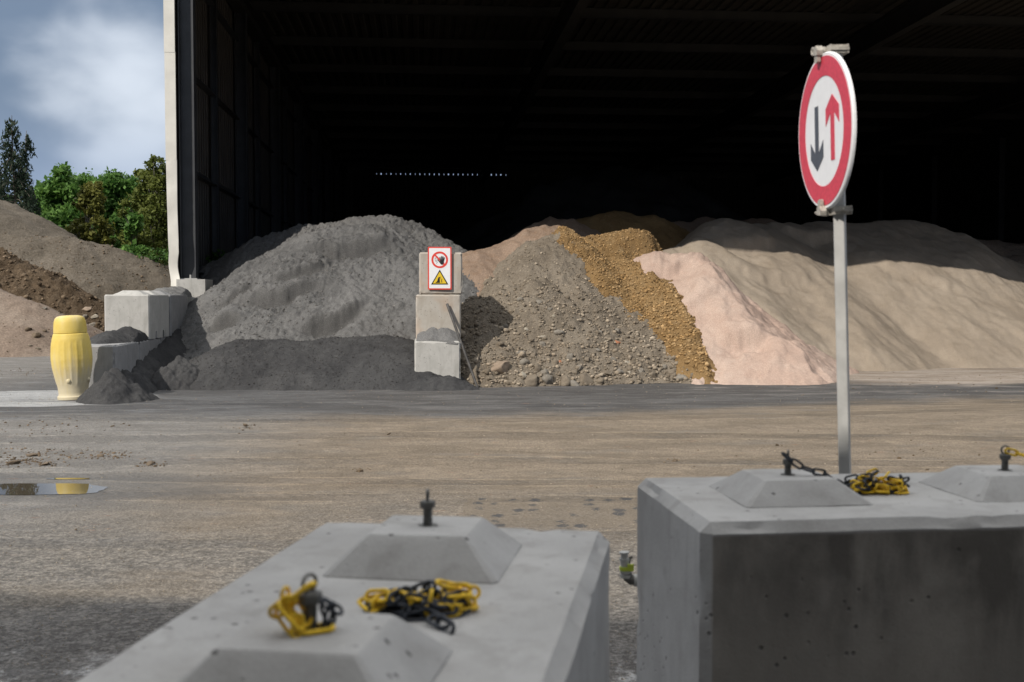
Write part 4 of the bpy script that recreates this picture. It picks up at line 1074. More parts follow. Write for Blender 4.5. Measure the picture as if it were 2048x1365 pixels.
M['mud_crumb'] = mat_heap('mud_crumb', (.12,.09,.06), (.165,.128,.09), (.21,.168,.125), 20, 1.5, (.5,.02), tint=True)
xs, ys = [], []
for (u_, v_, su, sv, n) in ((30, 925, 40, 5, 150), (95, 928, 22, 4, 60), (210, 914, 40, 5, 130), (300, 930, 20, 3, 40), (70, 910, 60, 6, 110), (120, 868, 70, 8, 70), (490, 852, 18, 3, 20), (720, 941, 12, 3, 14), (30, 742, 50, 6, 90), (1350, 922, 14, 3, 14), (1850, 770, 160, 12, 120), (1700, 905, 220, 16, 60)):
    for _ in range(n):
        q = G(rng.normal(u_, su), rng.normal(v_, sv), GZ if v_ > 860 else 0); xs.append(q.x); ys.append(q.y)
xs = np.array(xs); ys = np.array(ys)
tag(stone_field('mud_crumbs', np.stack([xs, ys, np.array([gz(float(y_)) for y_ in ys])], 1), .006 + .03 * rng.beta(1, 4, len(xs)), M['mud_crumb'], None, 18, sink=.4), 'brown mud crumbs dropped in loose patches on the yard', 'crumbs', kind='stuff')
# ------------------------------------------------------------------ earth banks outside, left
def bank(name, label, pts, tan, mat, x0, x1, y0, y1, res, seed, amp=.3, cat='earth bank', fine=.1):
    R_ = Ridge(pts, tan, .6, .6, .3, seed)
    X, Y = grid(x0, x1, y0, y1, res)
    Z = R_(X, Y) + (fbm(X * .6, Y * .6, 4, seed + 1) - .5) * amp * 2 + (np.abs(fbm(X * 2.6, Y * 2.6, 4, seed + 2, .6) - .5)) * fine * 3 + (fbm(X * 9, Y * 9, 2, seed + 3) - .5) * fine * .5
    return heap(name, label, X, Y, Z, M[mat], cat), sampler(X, Y, Z)
lb_o, LBS = bank('earth_bank', 'long grey brown earth bank sloping down behind the left retaining wall', [(-260, 445, 41), (0, 470, 41), (85, 478, 41), (150, 487, 41), (220, 503, 41.5), (300, 527, 42), (360, 548, 42.5), (430, 570, 43)], .60, 'dirt_bank', -27, -8.0, 33, 50, .085, 130, .22)
bank('earth_bank', 'highest earth bank at the left edge in front of the conifers', [(-300, 330, 49), (-60, 372, 49), (0, 412, 49), (50, 450, 49), (110, 500, 49)], .62, 'dirt_bank', -36, -15, 41, 60, .12, 135, .25)
bb_o, BBS = bank('earth_bank', 'dark brown cut earth mound with stones behind the yellow bollard', [(-200, 500, 36.5), (0, 515, 36.5), (55, 536, 36.3), (110, 572, 36), (160, 606, 35.5), (200, 640, 35)], .78, 'brown_dirt', -24, -9.5, 30, 42, .06, 140, .25, fine=.2)
rs_o, RSS = bank('sand_heap', 'rosy grey sand heap at the left edge beside the bollard', [(-160, 560, 32.5), (-40, 566, 32.4), (20, 586, 32.2), (70, 618, 32.0), (104, 642, 31.6)], .60, 'far_sand', -20, -10.5, 28, 37, .06, 145, .10, 'sand heap', .05)
M['brown_stone'] = mat_heap('brown_earth_stone', (.13,.098,.066), (.19,.148,.105), (.26,.21,.155), 20, 1.5, (.5,.03), tint=True)
for (o_, f_, n, x0, x1, y0, y1, s0, s1, mk) in ((bb_o, BBS, 3800, -22, -9.8, 30.2, 37.5, .02, .16, 'brown_stone'), (lb_o, LBS, 2600, -24, -8.5, 33.5, 42.5, .015, .09, 'brown_stone'), (rs_o, RSS, 300, -18, -10.8, 28.6, 33, .01, .05, 'brown_stone')):
    xs = rng.uniform(x0, x1, n); ys = rng.uniform(y0, y1, n); zs = f_(xs, ys); ok = zs > 0
    tag(stone_field('stones', np.stack([xs, ys, zs], 1)[ok], (s0 + s1 * rng.beta(1, 5, n))[ok], M[mk], o_, 63), kind='stuff')
GLR = 'rocks at the foot of the brown earth mound'
for (u_, v_, s_, mk, lab) in [(176, 620, 20, 'rock_pink', 'flat tan rock high among those right of the bollard top'), (190, 634, 22, 'rock_pale', 'tan rock beside the pale upper block'), (170, 634, 14, 'rock_grey', 'small grey rock just right of the bollard head'),
                              (186, 652, 26, 'rock_grey', 'large grey rock behind the bollard shoulder'), (90, 618, 15, 'rock_grey', 'grey rock left of the bollard on the brown mound'), (57, 660, 20, 'clod', 'dark clod on the rosy sand left of the bollard'),
                              (88, 662, 12, 'clod', 'small dark clod between rosy sand and bollard'), (76, 698, 12, 'rock_brown', 'round brown stone on the ground left of the bollard'), (60, 692, 10, 'rock_brown', 'tiny brown stone left of the round one'),
                              (72, 672, 24, 'clod', 'broad dark lump at the foot of the rosy sand')]:
    G_ = lambda x, y: max(float(BBS(x, y)), float(RSS(x, y)), 0.0)
    rock_at(u_, v_, hit(G_, u_, v_, 28.0, 40.0, 33.0).y, s_, mk, lab, GLR, .7, cat='rock')
n = 900
us = rng.uniform(0, 215, n)
xs = rng.uniform(-16, -10.2, n); ys = rng.uniform(28.2, 34, n)
n2 = xs + ys
sz = .03 + .07 * rng.beta(1, 4, n)
ok = (ys > 29.6)
tag(stone_field('earth_crumbs', np.stack([xs[ok], ys[ok], np.zeros(ok.sum())], 1), sz[ok], M['clod'] if False else M['rubble_stone'], None, 9), 'loose brown crumbs on the ground along the earth mounds', 'crumbs', kind='stuff')

# ------------------------------------------------------------------ yellow bollard
bp = G(148, 799)
bol = empty('bollard', (bp.x, bp.y, 0), 0, 'fat yellow ribbed plastic bollard, dusty towards its foot, before the retaining wall', 'bollard')
bol.rotation_euler = (0, math.radians(-2.0), .3)
m, nt, b = new_mat('dusty_yellow_plastic')
c = objc(nt); sz_ = nd(nt, 'ShaderNodeSeparateXYZ', {0: c}).outputs[2]
nn = noise(nt, c, 3.0, 5, .6); nn2 = noise(nt, scaled(nt, c, (6, 6, 1)), 2.0, 4)
col = mixc(nt, smooth(nt, nn, .35, .65), (.68,.50,.10), (.74,.57,.16))
dm = mth(nt, 'ADD', smooth(nt, sz_, .95, .05, .10, 1.0), mth(nt, 'MULTIPLY', mth(nt, 'SUBTRACT', nn2, .5), 1.1))
dm = mth(nt, 'ADD', dm, smooth(nt, sz_, 1.10, 1.30, 0, .35))
col = mixc(nt, smooth(nt, dm, .1, 1.0, 0, .92), col, (.60,.54,.40))
setin(nt, b, 'Base Color', col); setin(nt, b, 'Roughness', .6); bump(nt, b, [(noise(nt, c, 40, 4), .2, .01)])
M['bollard'] = m
mb = MB(); seg = 120
prof = [(.205, 0), (.232, .012), (.235, .05), (.218, .07), (.214, .10), (.222, .18), (.242, .28), (.264, .38), (.286, .5), (.296, .62), (.294, .70), (.286, .82), (.272, .93), (.250, 1.005), (.240, 1.015)]
dense = []
for (a, c_) in zip(prof[:-1], prof[1:]):
    for k in range(4): dense.append((a[0] + (c_[0]-a[0])*k/4, a[1] + (c_[1]-a[1])*k/4))
dense.append(prof[-1])
loops = []
for (r, z) in dense:
    loop = []
    for k in range(seg):
        a = 2*math.pi*k/seg; ph = (k % 6)
        rib = .005 if (ph in (0, 1) and .24 < z < .90) else 0
        loop.append(((r + rib) * math.cos(a), (r + rib) * math.sin(a), z))
    loops.append(loop)
mb.loft(loops); mb.build('body', M['bollard'], bol, smooth_ang=40)
mb = MB(); mb.lathe([(.225, 1.016), (.242, 1.022), (.242, 1.05), (.238, 1.12), (.230, 1.19), (.212, 1.245), (.18, 1.272), (.12, 1.285), (.02, 1.288)], 64); mb.build('cap', M['bollard'], bol, smooth_ang=50)
for a in (-1.75, -.35, 1.5):
    mb = MB(); r = .236
    bm_ = [(0.0, .045), (.028, .042), (.042, .030), (.047, .012), (.047, 0)]
    V0 = MB(); V0.lathe([(max(q_[1], .002), q_[0]) for q_ in [(.034, .004), (.031, .02), (.02, .034), (.0, .040)]][::-1], 16)
    R_ = Matrix.Rotation(a, 3, 'Z') @ Matrix.Rotation(math.pi/2, 3, 'Y')
    vs = [R_ @ Vector(v_) + Vector((r * math.cos(a), r * math.sin(a), .30)) for v_ in V0.v]
    mb.add(vs, V0.f); mb.build('plug', M['bollard'], bol, smooth_ang=60)

# ------------------------------------------------------------------ warning sign on the stack
ws_c = P(879.5, 537, 19.9)
ws = empty('warning_sign', (ws_c.x, STK_TOP_FRONT - .035, 0), 0, 'white warning sign with red border, stop hand and yellow triangle, on the top block', 'sign')
SW, SH_ = 47 / F_PX * 19.9, 85 / F_PX * 19.9
zc = ws_c.z; tl = math.radians(-1.2)
ws.rotation_euler = (0, 0, SHED_RZ * .5); ws.location.z = zc - SH_ / 2
zc = SH_ / 2
def flat(name, pts, y, mat, parent, th=.0025):
    mb = MB(); mb.prism(pts, y - th, y, 'y'); return mb.build(name, mat, parent)
def rrect(x0, x1, z0, z1, r, n=5):
    out = []
    for (cx, cz, a0) in ((x1-r, z1-r, 0), (x0+r, z1-r, 90), (x0+r, z0+r, 180), (x1-r, z0+r, 270)):
        for k in range(n + 1):
            a = math.radians(a0 + 90*k/n); out.append((cx + r*math.cos(a), cz + r*math.sin(a)))
    return out
def ring_pts(mb, cx, cz, r0, r1, y, th=.0025, n=48):
    lo_ = []
    for (r, yy) in ((r0, y), (r1, y), (r1, y - th), (r0, y - th)):
        lo_.append([(cx + r*math.cos(2*math.pi*k/n), yy, cz + r*math.sin(2*math.pi*k/n)) for k in range(n)])
    lo_.append(lo_[0]); mb.loft(lo_, False, False)
flat('panel', rrect(-SW/2, SW/2, 0, SH_, .015), 0, M['bright_red'], ws, .006)
flat('face', rrect(-SW/2 + .022, SW/2 - .022, .022, SH_ - .022, .01), -.0065, M['white'], ws, .002)
pr = empty('prohibition_symbol', (0, 0, 0)); pr.parent = ws
cx, cz, R0 = .0, SH_ - .225, .145
mb = MB(); ring_pts(mb, cx, cz, R0 - .034, R0, -.009); mb.build('red_ring', M['bright_red'], pr)
a = math.radians(-45)
def bar(p0, p1, w):
    d = Vector((p1[0]-p0[0], p1[1]-p0[1])).normalized(); n_ = Vector((-d.y, d.x)) * w / 2
    return [(p0[0]+n_.x, p0[1]+n_.y), (p0[0]-n_.x, p0[1]-n_.y), (p1[0]-n_.x, p1[1]-n_.y), (p1[0]+n_.x, p1[1]+n_.y)]
rr_ = R0 - .03
flat('red_slash', bar((cx - rr_*.707, cz + rr_*.707), (cx + rr_*.707, cz - rr_*.707), .03), -.0095, M['bright_red'], pr)
hx, hz = cx + .038, cz - .02
mb = MB()
mb.prism([(hx-.035, hz-.005), (hx-.03, hz-.045), (hx-.012, hz-.062), (hx+.018, hz-.062), (hx+.032, hz-.03), (hx+.036, hz+.015), (hx-.03, hz+.015)], -.0155, -.0125)
for k, (fx, tx, ln) in enumerate([(-.024, -.036, .068), (-.006, -.008, .084), (.012, .018, .082), (.029, .042, .064)]):
    mb.prism(bar((hx+fx, hz+.005), (hx+tx, hz+ln), .0145), -.0156 - .0001*k, -.0124)
mb.prism(bar((hx-.03, hz-.03), (hx-.066, hz+.018), .015), -.0161, -.0123)
mb.build('hand', M['black'], pr)
mb = MB()
ring_pts(mb, cx - .055, cz + .012, .026, .030, -.009, n=20); 
for (p0, p1) in (((cx-.085, cz-.02), (cx-.045, cz-.03)), ((cx-.06, cz-.065), (cx-.035, cz-.04)), ((cx-.05, cz+.012), (cx-.03, cz+.006)), ((cx-.075, cz+.018), (cx-.06, cz+.018))):
    mb.prism(bar(p0, p1, .005), -.0115, -.009)
mb.build('face_outline', M['black'], pr)
tr = empty('hazard_triangle', (0, 0, 0)); tr.parent = ws
def tri(s, cz0):
    h = s * .866; return [(-s/2, cz0 - h/3), (s/2, cz0 - h/3), (0, cz0 + 2*h/3)]
tz = .175
flat('triangle_border', tri(.30, tz), -.009, M['black'], tr)
flat('triangle_face', tri(.238, tz), -.0118, M['sign_yellow'], tr)
mb = MB()
mb.prism([(-.075, tz-.058), (-.045, tz-.03), (-.025, tz+.035), (.012, tz+.05), (.014, tz+.038), (.0, tz+.026), (.002, tz-.058)], -.0165, -.0143)
mb.prism([(.012, tz+.026), (.026, tz+.018), (.02, tz+.008)], -.0165, -.0143)
mb.prism(bar((.03, tz-.005), (.034, tz-.03), .010), -.0165, -.0143); mb.prism(bar((.034, tz-.028), (.024, tz-.052), .006), -.0166, -.0144); mb.prism(bar((.034, tz-.028), (.044, tz-.052), .006), -.0167, -.0145)
mb.prism(bar((.03, tz-.008), (.018, tz+.004), .005), -.0168, -.0146); mb.prism(bar((.03, tz-.008), (.044, tz+.006), .005), -.0169, -.0147)
mb.build('collapse_pictogram', M['black'], tr)

# ------------------------------------------------------------------ leaning steel bar
b0 = G(955, 776); b1 = P(894, 608, 19.86)
bl = empty('steel_bar', b0, 0, 'thin dark steel bar leaning on the signed stack', 'bar')
mb = MB(); d = (b1 - b0)
mb.tube([Vector((0,0,0)), d * .5, d * .93, d], [.022, .022, .024, .024], 8); mb.build('shaft', M['rust_bar'], bl, smooth_ang=60)

# ------------------------------------------------------------------ traffic sign
SD_ = 4.55
pb = P(1690, 950, SD_); pt = P(1672, 96, SD_)
lean = (pt.x - pb.x) / (pt.z - pb.z)
base = Vector((pb.x - lean * (pb.z - GZ), SD_, GZ))
ts = empty('traffic_sign', base, 0, 'round red and white oncoming traffic sign with two arrows, on a grey post', 'traffic sign')
ts.rotation_euler = (0, math.atan(lean), 0)
zt = (pt.z - GZ) / math.cos(math.atan(lean))
pr_ = .0215; pa = math.radians(-26)
mb = MB(); mb.loft([[(x_*math.cos(pa) - y_*math.sin(pa), x_*math.sin(pa) + y_*math.cos(pa), z) for x_, y_ in [(pr_, -pr_+.003), (pr_, pr_-.003), (pr_-.003, pr_), (-pr_+.003, pr_), (-pr_, pr_-.003), (-pr_, -pr_+.003), (-pr_+.003, -pr_), (pr_-.003, -pr_)]] for z in (0, zt)]); mb.build('post', M['steel'], ts)
NRM = math.radians(200)   # set below
disc = empty('sign_plate', (0, 0, 0)); disc.parent = ts
zc_ = P(1653, 262, SD_).z - GZ; RS = .307
ang = math.radians(85.5)
nrm = Vector((-math.sin(ang), -math.cos(ang), 0))
# local frame: x right along the plate, y pointing to the back, z up
disc.rotation_euler = (0, -math.atan(lean) * .5, -ang)
cpos = Vector((0, 0, zc_)) + nrm * .056
disc.location = cpos
mb = MB(); n = 72
mb.lathe([(RS - .004, -.001), (RS, .004), (RS, .013), (RS - .006, .013), (RS - .006, .004), (.01, .003)], n)
vs = [(v_[0], v_[2], v_[1]) for v_ in mb.v]; mb.v = vs
mb.build('plate', M['white'], disc)
mb = MB(); ring_pts(mb, 0, 0, RS * .705, RS * .953, -.0015, .0015, n); mb.build('red_ring', M['sign_red'], disc)
def arrow(cx, z_tip, z_tail, wd, hw, hl, notch):
    s = 1 if z_tip > z_tail else -1
    return [(cx - wd/2, z_tail), (cx + wd/2, z_tail), (cx + wd/2, z_tip - s*(hl - notch)), (cx + hw, z_tip - s*(hl + .012)), (cx + hw, z_tip - s*(hl - .055)), (cx, z_tip), (cx - hw, z_tip - s*(hl - .055)), (cx - hw, z_tip - s*(hl + .012)), (cx - wd/2, z_tip - s*(hl - notch))]
flat('red_arrow', arrow(.098, .132, -.122, .040, .072, .105, .035), -.0015, M['sign_red'], disc, .0015)
flat('black_arrow', arrow(-.078, -.150, .108, .040, .072, .105, .035), -.0015, M['sign_grey'], disc, .0015)
def clamp(zz, top):
    c = empty('clamp', (0, 0, zz)); c.parent = ts; c.rotation_euler = (0, 0, -ang)
    mb = MB()
    for y0, y1 in ((-.037, -.031), (.031, .037)): mb.box(-.045, .040, y0, y1, -.017, .017)
    mb.box(.031, .037, -.0305, .0305, -.016, .016); mb.box(-.037, -.031, -.0305, .0305, -.016, .016)
    mb.prism([(-.050, -.018), (-.012, -.018), (-.006, .0), (-.02, .02), (-.046, .018)], -.056, -.0375)
    mb.box(.024, .044, -.0376, .0376, -.006, .006)
    mb.build('bracket', M['clamp'], c)
    mb = MB(); s = -1 if top else 1
    mb.prism([(-.036, -.012), (.006, -.018), (.012, .0), (.0, .020), (-.030, .017)], -.082, -.0565)
    mb.prism([(-.032, s*.006), (0, s*.008), (.0, s*.042), (-.012, s*.048), (-.032, s*.040)], -.078, -.064)
    mb.prism([(-.052, -.004), (-.034, -.010), (-.034, .012), (-.050, .006)], -.076, -.062)
    mb.build('jaw', M['clamp'], c)
    mb = MB()
    if top:
        mb.tube([(-.062 + .013*math.cos(t), -.072, .010 + .013*math.sin(t)) for t in np.linspace(0, 2*math.pi, 17)[:-1]], .0045, 8, closed=True)
    else:
        mb.tube([(-.078, -.070, -.002), (-.02, -.070, 0)], [.005, .006], 8); mb.tube([(.037, 0, 0), (.062, 0, 0)], .006, 6)
    mb.build('bolt', M['clamp'], c, smooth_ang=50)
clamp(zc_ + RS + .010, True); clamp(zc_ - RS - .008, False)

# ------------------------------------------------------------------ lifting eye bolts and plastic chains
def eye_bolt(p_, z0, label, ring_rz, s=.92, ring_r=.0125, sh=.040):
    e = empty('eye_bolt', (p_.x, p_.y, z0), 0, label, 'eye bolt', None)
    mb = MB(); mb.lathe([(.0115*s, -.02), (.0115*s, .018), (.0105*s, .019), (.0105*s, .021), (.0115*s, .022), (.0115*s, max(sh, .023))], 16); mb.build('shank', M['dull_steel'], e, smooth_ang=40)
    mb = MB(); r = .0195*s; zb = sh
    hexl = lambda r_, z: [(r_*math.cos(math.pi/3*k + .3), r_*math.sin(math.pi/3*k + .3), z) for k in range(6)]
    mb.loft([hexl(r*.9, zb), hexl(r, zb + .002), hexl(r, zb + .015*s), hexl(r*.85, zb + .018*s)]); mb.build('nut', M['dull_steel'], e)
    mb = MB(); zr = zb + .018*s + ring_r
    mb.tube([(ring_r*math.cos(t)*math.cos(ring_rz), ring_r*math.cos(t)*math.sin(ring_rz), zr + ring_r*math.sin(t)) for t in np.linspace(0, 2*math.pi, 25)[:-1]], .0028, 8, closed=True); mb.build('ring', M['dull_steel'], e, smooth_ang=60)
    mb = MB(); mb.lathe([(.024*s, .0008), (.024*s, .0016)], 24); mb.build('recess_disc', M['dull_steel'], e)  # thin dark disc standing in for the shaded bolt hole
    return e, zr
c1 = on_c(.405, 0); c2 = on_c(.405 + .815, 0); r1 = on_r(.375, WR/2); r2 = on_r(.375 + .69, WR/2)
eye_bolt(c1, 1.079, 'bare steel eye bolt on the rear stud of the middle block', math.pi/2 - .05)
e2, zr2 = eye_bolt(c2, 1.079, 'steel eye bolt wrapped by yellow chain on the middle block', .9, 1.02, .0135, .042)
e3, zr3 = eye_bolt(r1, 1.062, 'steel eye bolt with black chain links on the right block', 1.2, .9, .0125, .031)
e4, zr4 = eye_bolt(r2, 1.062, 'steel eye bolt with yellow chain at the right edge', .1, .9, .0125, .034)

def link_mesh(name, mat, L=.058, W=.029, r=.0037):
    mb = MB(); pts = []
    a = L/2 - W/2
    for k in range(9):
        t = -math.pi/2 + math.pi*k/8; pts.append((a + (W/2 - r)*math.cos(t), (W/2 - r)*math.sin(t), 0))
    for k in range(9):
        t = math.pi/2 + math.pi*k/8; pts.append((-a + (W/2 - r)*math.cos(t), (W/2 - r)*math.sin(t), 0))
    mb.tube(pts, r, 8, closed=True)
    me = bpy.data.meshes.new(name); me.from_pydata(mb.v, [], mb.f); me.update()
    me.polygons.foreach_set('use_smooth', np.ones(len(me.polygons), dtype=bool)); me.materials.append(mat)
    return me
LK = {'y': link_mesh('yellow_link', M['chain_yellow']), 'b': link_mesh('black_link', M['chain_black'])}
LS = {'y': link_mesh('small_yellow_link', M['chain_yellow'], .046, .023, .0034), 'b': link_mesh('small_black_link', M['chain_black'], .046, .023, .0034)}
def add_link(root, kind, ctr, direc, roll, meshes=LK, scale=1.0):
    o = bpy.data.objects.new('link', meshes[kind]); COL.objects.link(o); o.parent = root
    d = Vector(direc).normalized()
    up_ = Vector((0, 0, 1)) if abs(d.z) < .95 else Vector((1, 0, 0))
    yv = up_.cross(d).normalized(); zv = d.cross(yv)
    R_ = Matrix((d, yv, zv)).transposed() @ Matrix.Rotation(roll, 3, 'X')
    o.matrix_local = Matrix.Translation(Vector(ctr) - Vector(root.location)) @ R_.to_4x4() @ Matrix.Scale(scale, 4)
    return o
def chain_pile(root, ctr, a, b_, ax, n, seed, pattern, zbase, meshes=LK, step=.043, rise=.0052, start=None):
    rng = random.Random(seed); ay = Vector((-ax.y, ax.x, 0))
    hm = {}; th = rng.uniform(0, 6.28)
    lp = Vector((0, 0)) if start is None else Vector(start)
    k = 0
    for i in range(n):
        for _ in range(14):
            t2 = th + rng.uniform(-1.15, 1.15)
            q = lp + Vector((math.cos(t2), math.sin(t2))) * step
            if (q.x / a)**2 + (q.y / b_)**2 < 1: break
            th += rng.uniform(.5, 1.6)
        th = t2; mid = (lp + q) / 2; key = (round(mid.x / .030), round(mid.y / .030))
        edge = (mid.x / a)**2 + (mid.y / b_)**2
        h = hm.get(key, 0); hm[key] = h + rise
        for dxy in ((1,0),(-1,0),(0,1),(0,-1)): hm[(key[0]+dxy[0], key[1]+dxy[1])] = hm.get((key[0]+dxy[0], key[1]+dxy[1]), 0) + rise * .35
        h = min(h, .048 * max(.1, 1 - edge) + .004)
        w = ctr + ax * mid.x + ay * mid.y
        dv = ax * (q.x - lp.x) + ay * (q.y - lp.y); dv.z = rng.uniform(-.012, .012) * (1 if h > .005 else .2)
        roll = (math.pi/2.6 if i % 2 else .15) + rng.uniform(-.35, .35)
        zz = zbase + .0045 + h + (.008 if i % 2 else 0)
        add_link(root, pattern[(i // 5) % len(pattern)], (w.x, w.y, zz), dv, roll, meshes)
        lp = q
# pile on the middle block, between the studs
pc = G(822, 1222, 1.005); 
ch1 = empty('plastic_chain', (pc.x, pc.y, 1.0), 0, 'tangled black and yellow plastic chain lying between the studs of the middle block', 'chain')
chain_pile(ch1, pc + BC * .03, .085, .05, BC, 44, 12, 'bybb', 1.0, step=.040)
chain_pile(ch1, pc + BC * .078 + AC * .03, .042, .040, BC, 22, 15, 'y', 1.0, step=.036)
chain_pile(ch1, pc - BC * .05 - AC * .015, .05, .03, BC, 12, 19, 'by', 1.0, step=.040)
for k, (q0, q1) in enumerate((((850, 1228), (872, 1240)), ((866, 1238), (888, 1250)), ((884, 1246), (897, 1256)))):
    A_, B_ = G(*q0, 1.012), G(*q1, 1.008); add_link(ch1, 'b', (A_ + B_) / 2, B_ - A_, .3 if k % 2 else 1.2)
# wrapped on the front bolt
ch2 = empty('plastic_chain', (c2.x, c2.y, 1.08), 0, 'yellow plastic chain wound round the nearest eye bolt', 'chain')
def lk(root, kind, a0, a1, D0, D1, roll, sc=1.0, meshes=LK):
    A_, B_ = P(*a0, D0), P(*a1, D1); add_link(root, kind, (A_ + B_) / 2, B_ - A_, roll, meshes, sc)
D2 = c2.y
for args in [('y', (622, 1172), (574, 1208), D2 - .006, D2 - .03, .5, 1.12), ('y', (571, 1184), (569, 1222), D2 - .02, D2 - .02, .4, .85), ('y', (580, 1202), (550, 1226), D2 - .045, D2 - .04, 1.2, .9), ('y', (566, 1212), (600, 1250), D2 - .055, D2 - .06, .2, 1.05),
             ('y', (560, 1222), (584, 1256), D2 - .03, D2 - .05, 1.5, .9), ('y', (584, 1206), (610, 1240), D2 - .028, D2 - .03, .9, 1.0), ('y', (590, 1214), (606, 1244), D2 + .02, D2 + .0, .4, .85), ('Y', (588, 1264), (670, 1252), 0, 0, .10, 1.15), ('y', (596, 1240), (592, 1264), D2 - .07, D2 - .08, 1.2, .7),
             ('b', (650, 1206), (676, 1220), D2 + .01, D2 + .03, .6, .8), ('b', (662, 1214), (652, 1250), D2 - .01, D2 - .01, .4, .85), ('b', (650, 1212), (662, 1240), D2 - .005, D2 + .01, 1.4, .8)]:
    if args[0] == 'Y':
        A_, B_ = G(*args[1], 1.0845), G(*args[2], 1.0845); add_link(ch2, 'y', (A_ + B_) / 2, B_ - A_, .1, LK, 1.15)
    else:
        lk(ch2, args[0], args[1], args[2], D2 + (args[3] - D2) * .45, D2 + (args[4] - D2) * .45, *args[5:])
# chain on the right block: from the bolt to a pile
rp = G(1752, 984, 1.005)
ch3 = empty('plastic_chain', (rp.x, rp.y, 1.0), 0, 'black and yellow plastic chain running from a bolt to its pile on the right block', 'chain')
pts = [(1566, 908, r1.y - .01), (1583, 921, r1.y - .01), (1604, 935, r1.y - .015), (1628, 943, r1.y - .02), (1648, 946, r1.y - .02), (1668, 962, r1.y - .02), (1690, 973, r1.y + .02)]
for k in range(len(pts) - 1):
    lk(ch3, 'b', pts[k][:2], pts[k+1][:2], pts[k][2], pts[k+1][2], .35 if k % 2 == 0 else 1.5, 1.0, LS)
chain_pile(ch3, rp - BR * .05 + AR * .02, .078, .055, BR, 30, 31, 'bb', 1.0, LS, .033, .0042)
chain_pile(ch3, rp + BR * .01, .105, .036, BR, 40, 33, 'yyyb', 1.003, LS, .034, .0042, start=(-.08, .02))
chain_pile(ch3, rp + BR * .055 - AR * .0, .052, .036, BR, 26, 35, 'byb', 1.0, LS, .033, .004)
ch4 = empty('plastic_chain', (r2.x, r2.y, 1.14), 0, 'yellow plastic chain hooked to the bolt at the right edge', 'chain')
pz = [(2012, 902), (2034, 907), (2054, 913), (2076, 925), (2100, 940), (2126, 958)]
for k in range(len(pz) - 1):
    lk(ch4, 'y', pz[k], pz[k+1], r2.y - .004, r2.y - .004, 1.45 if k % 2 == 0 else .2, 1.0, LS)

# ------------------------------------------------------------------ standpipe behind the right block
DV = 4.02
sp0 = P(1252, 1162, DV)
st = empty('standpipe', (sp0.x, sp0.y, GZ), 0, 'small grey water standpipe with yellow green tape beside the right block', 'standpipe')
def loc(u_, v_, D=DV):
    return P(u_, v_, D) - Vector(st.location)
mb = MB()
e_ = [loc(1300, 1161), loc(1272, 1161), loc(1262, 1160), loc(1256, 1155), loc(1253, 1146)]
r_ = .0165
mb.tube(e_, [r_*1.05, r_*1.05, r_*1.15, r_*1.15, r_*1.1], 14); mb.build('elbow', M['dull_steel'], st, smooth_ang=50)
mb = MB(); mb.tube([loc(1267, 1161), loc(1275, 1161)], r_*1.3, 14); mb.tube([loc(1252, 1149), loc(1252, 1155)], r_ * 1.3, 14); mb.build('collar', M['steel'], st, smooth_ang=50)
mb = MB(); mb.tube([loc(1300, 1161), loc(1306, 1166), loc(1308, 1176), Vector((loc(1308, 1176).x, 0, 0))], r_, 14); mb.build('riser', M['dull_steel'], st, smooth_ang=50)
mb = MB(); mb.tube([loc(1252, 1147), loc(1251, 1140)], [.020, .021], 12); mb.tube([loc(1250, 1133), loc(1249, 1118)], [.016, .016], 12); mb.tube([loc(1249, 1119), loc(1248.5, 1104)], [.0135, .0125], 12); mb.tube([loc(1248.5, 1107), loc(1248.4, 1104)], .0185, 12); mb.tube([loc(1249, 1122), loc(1249, 1117)], .019, 6); mb.build('valve', M['steel'], st, smooth_ang=40)
mb = MB(); mb.tube([loc(1251, 1140.5), loc(1250.5, 1133)], .0215, 14); mb.box(*(lambda q: (q.x + .002, q.x + .024, q.y - .022, q.y - .012, q.z - .004, q.z + .02))(loc(1253, 1138))); mb.build('tape', M['brass_green'], st)
mb = MB(); mb.tube([loc(1254, 1142), loc(1267, 1140)], .005, 8); mb.tube([loc(1258, 1127), loc(1260, 1116), loc(1265, 1114)], .005, 8); mb.build('lever', M['dull_steel'], st)

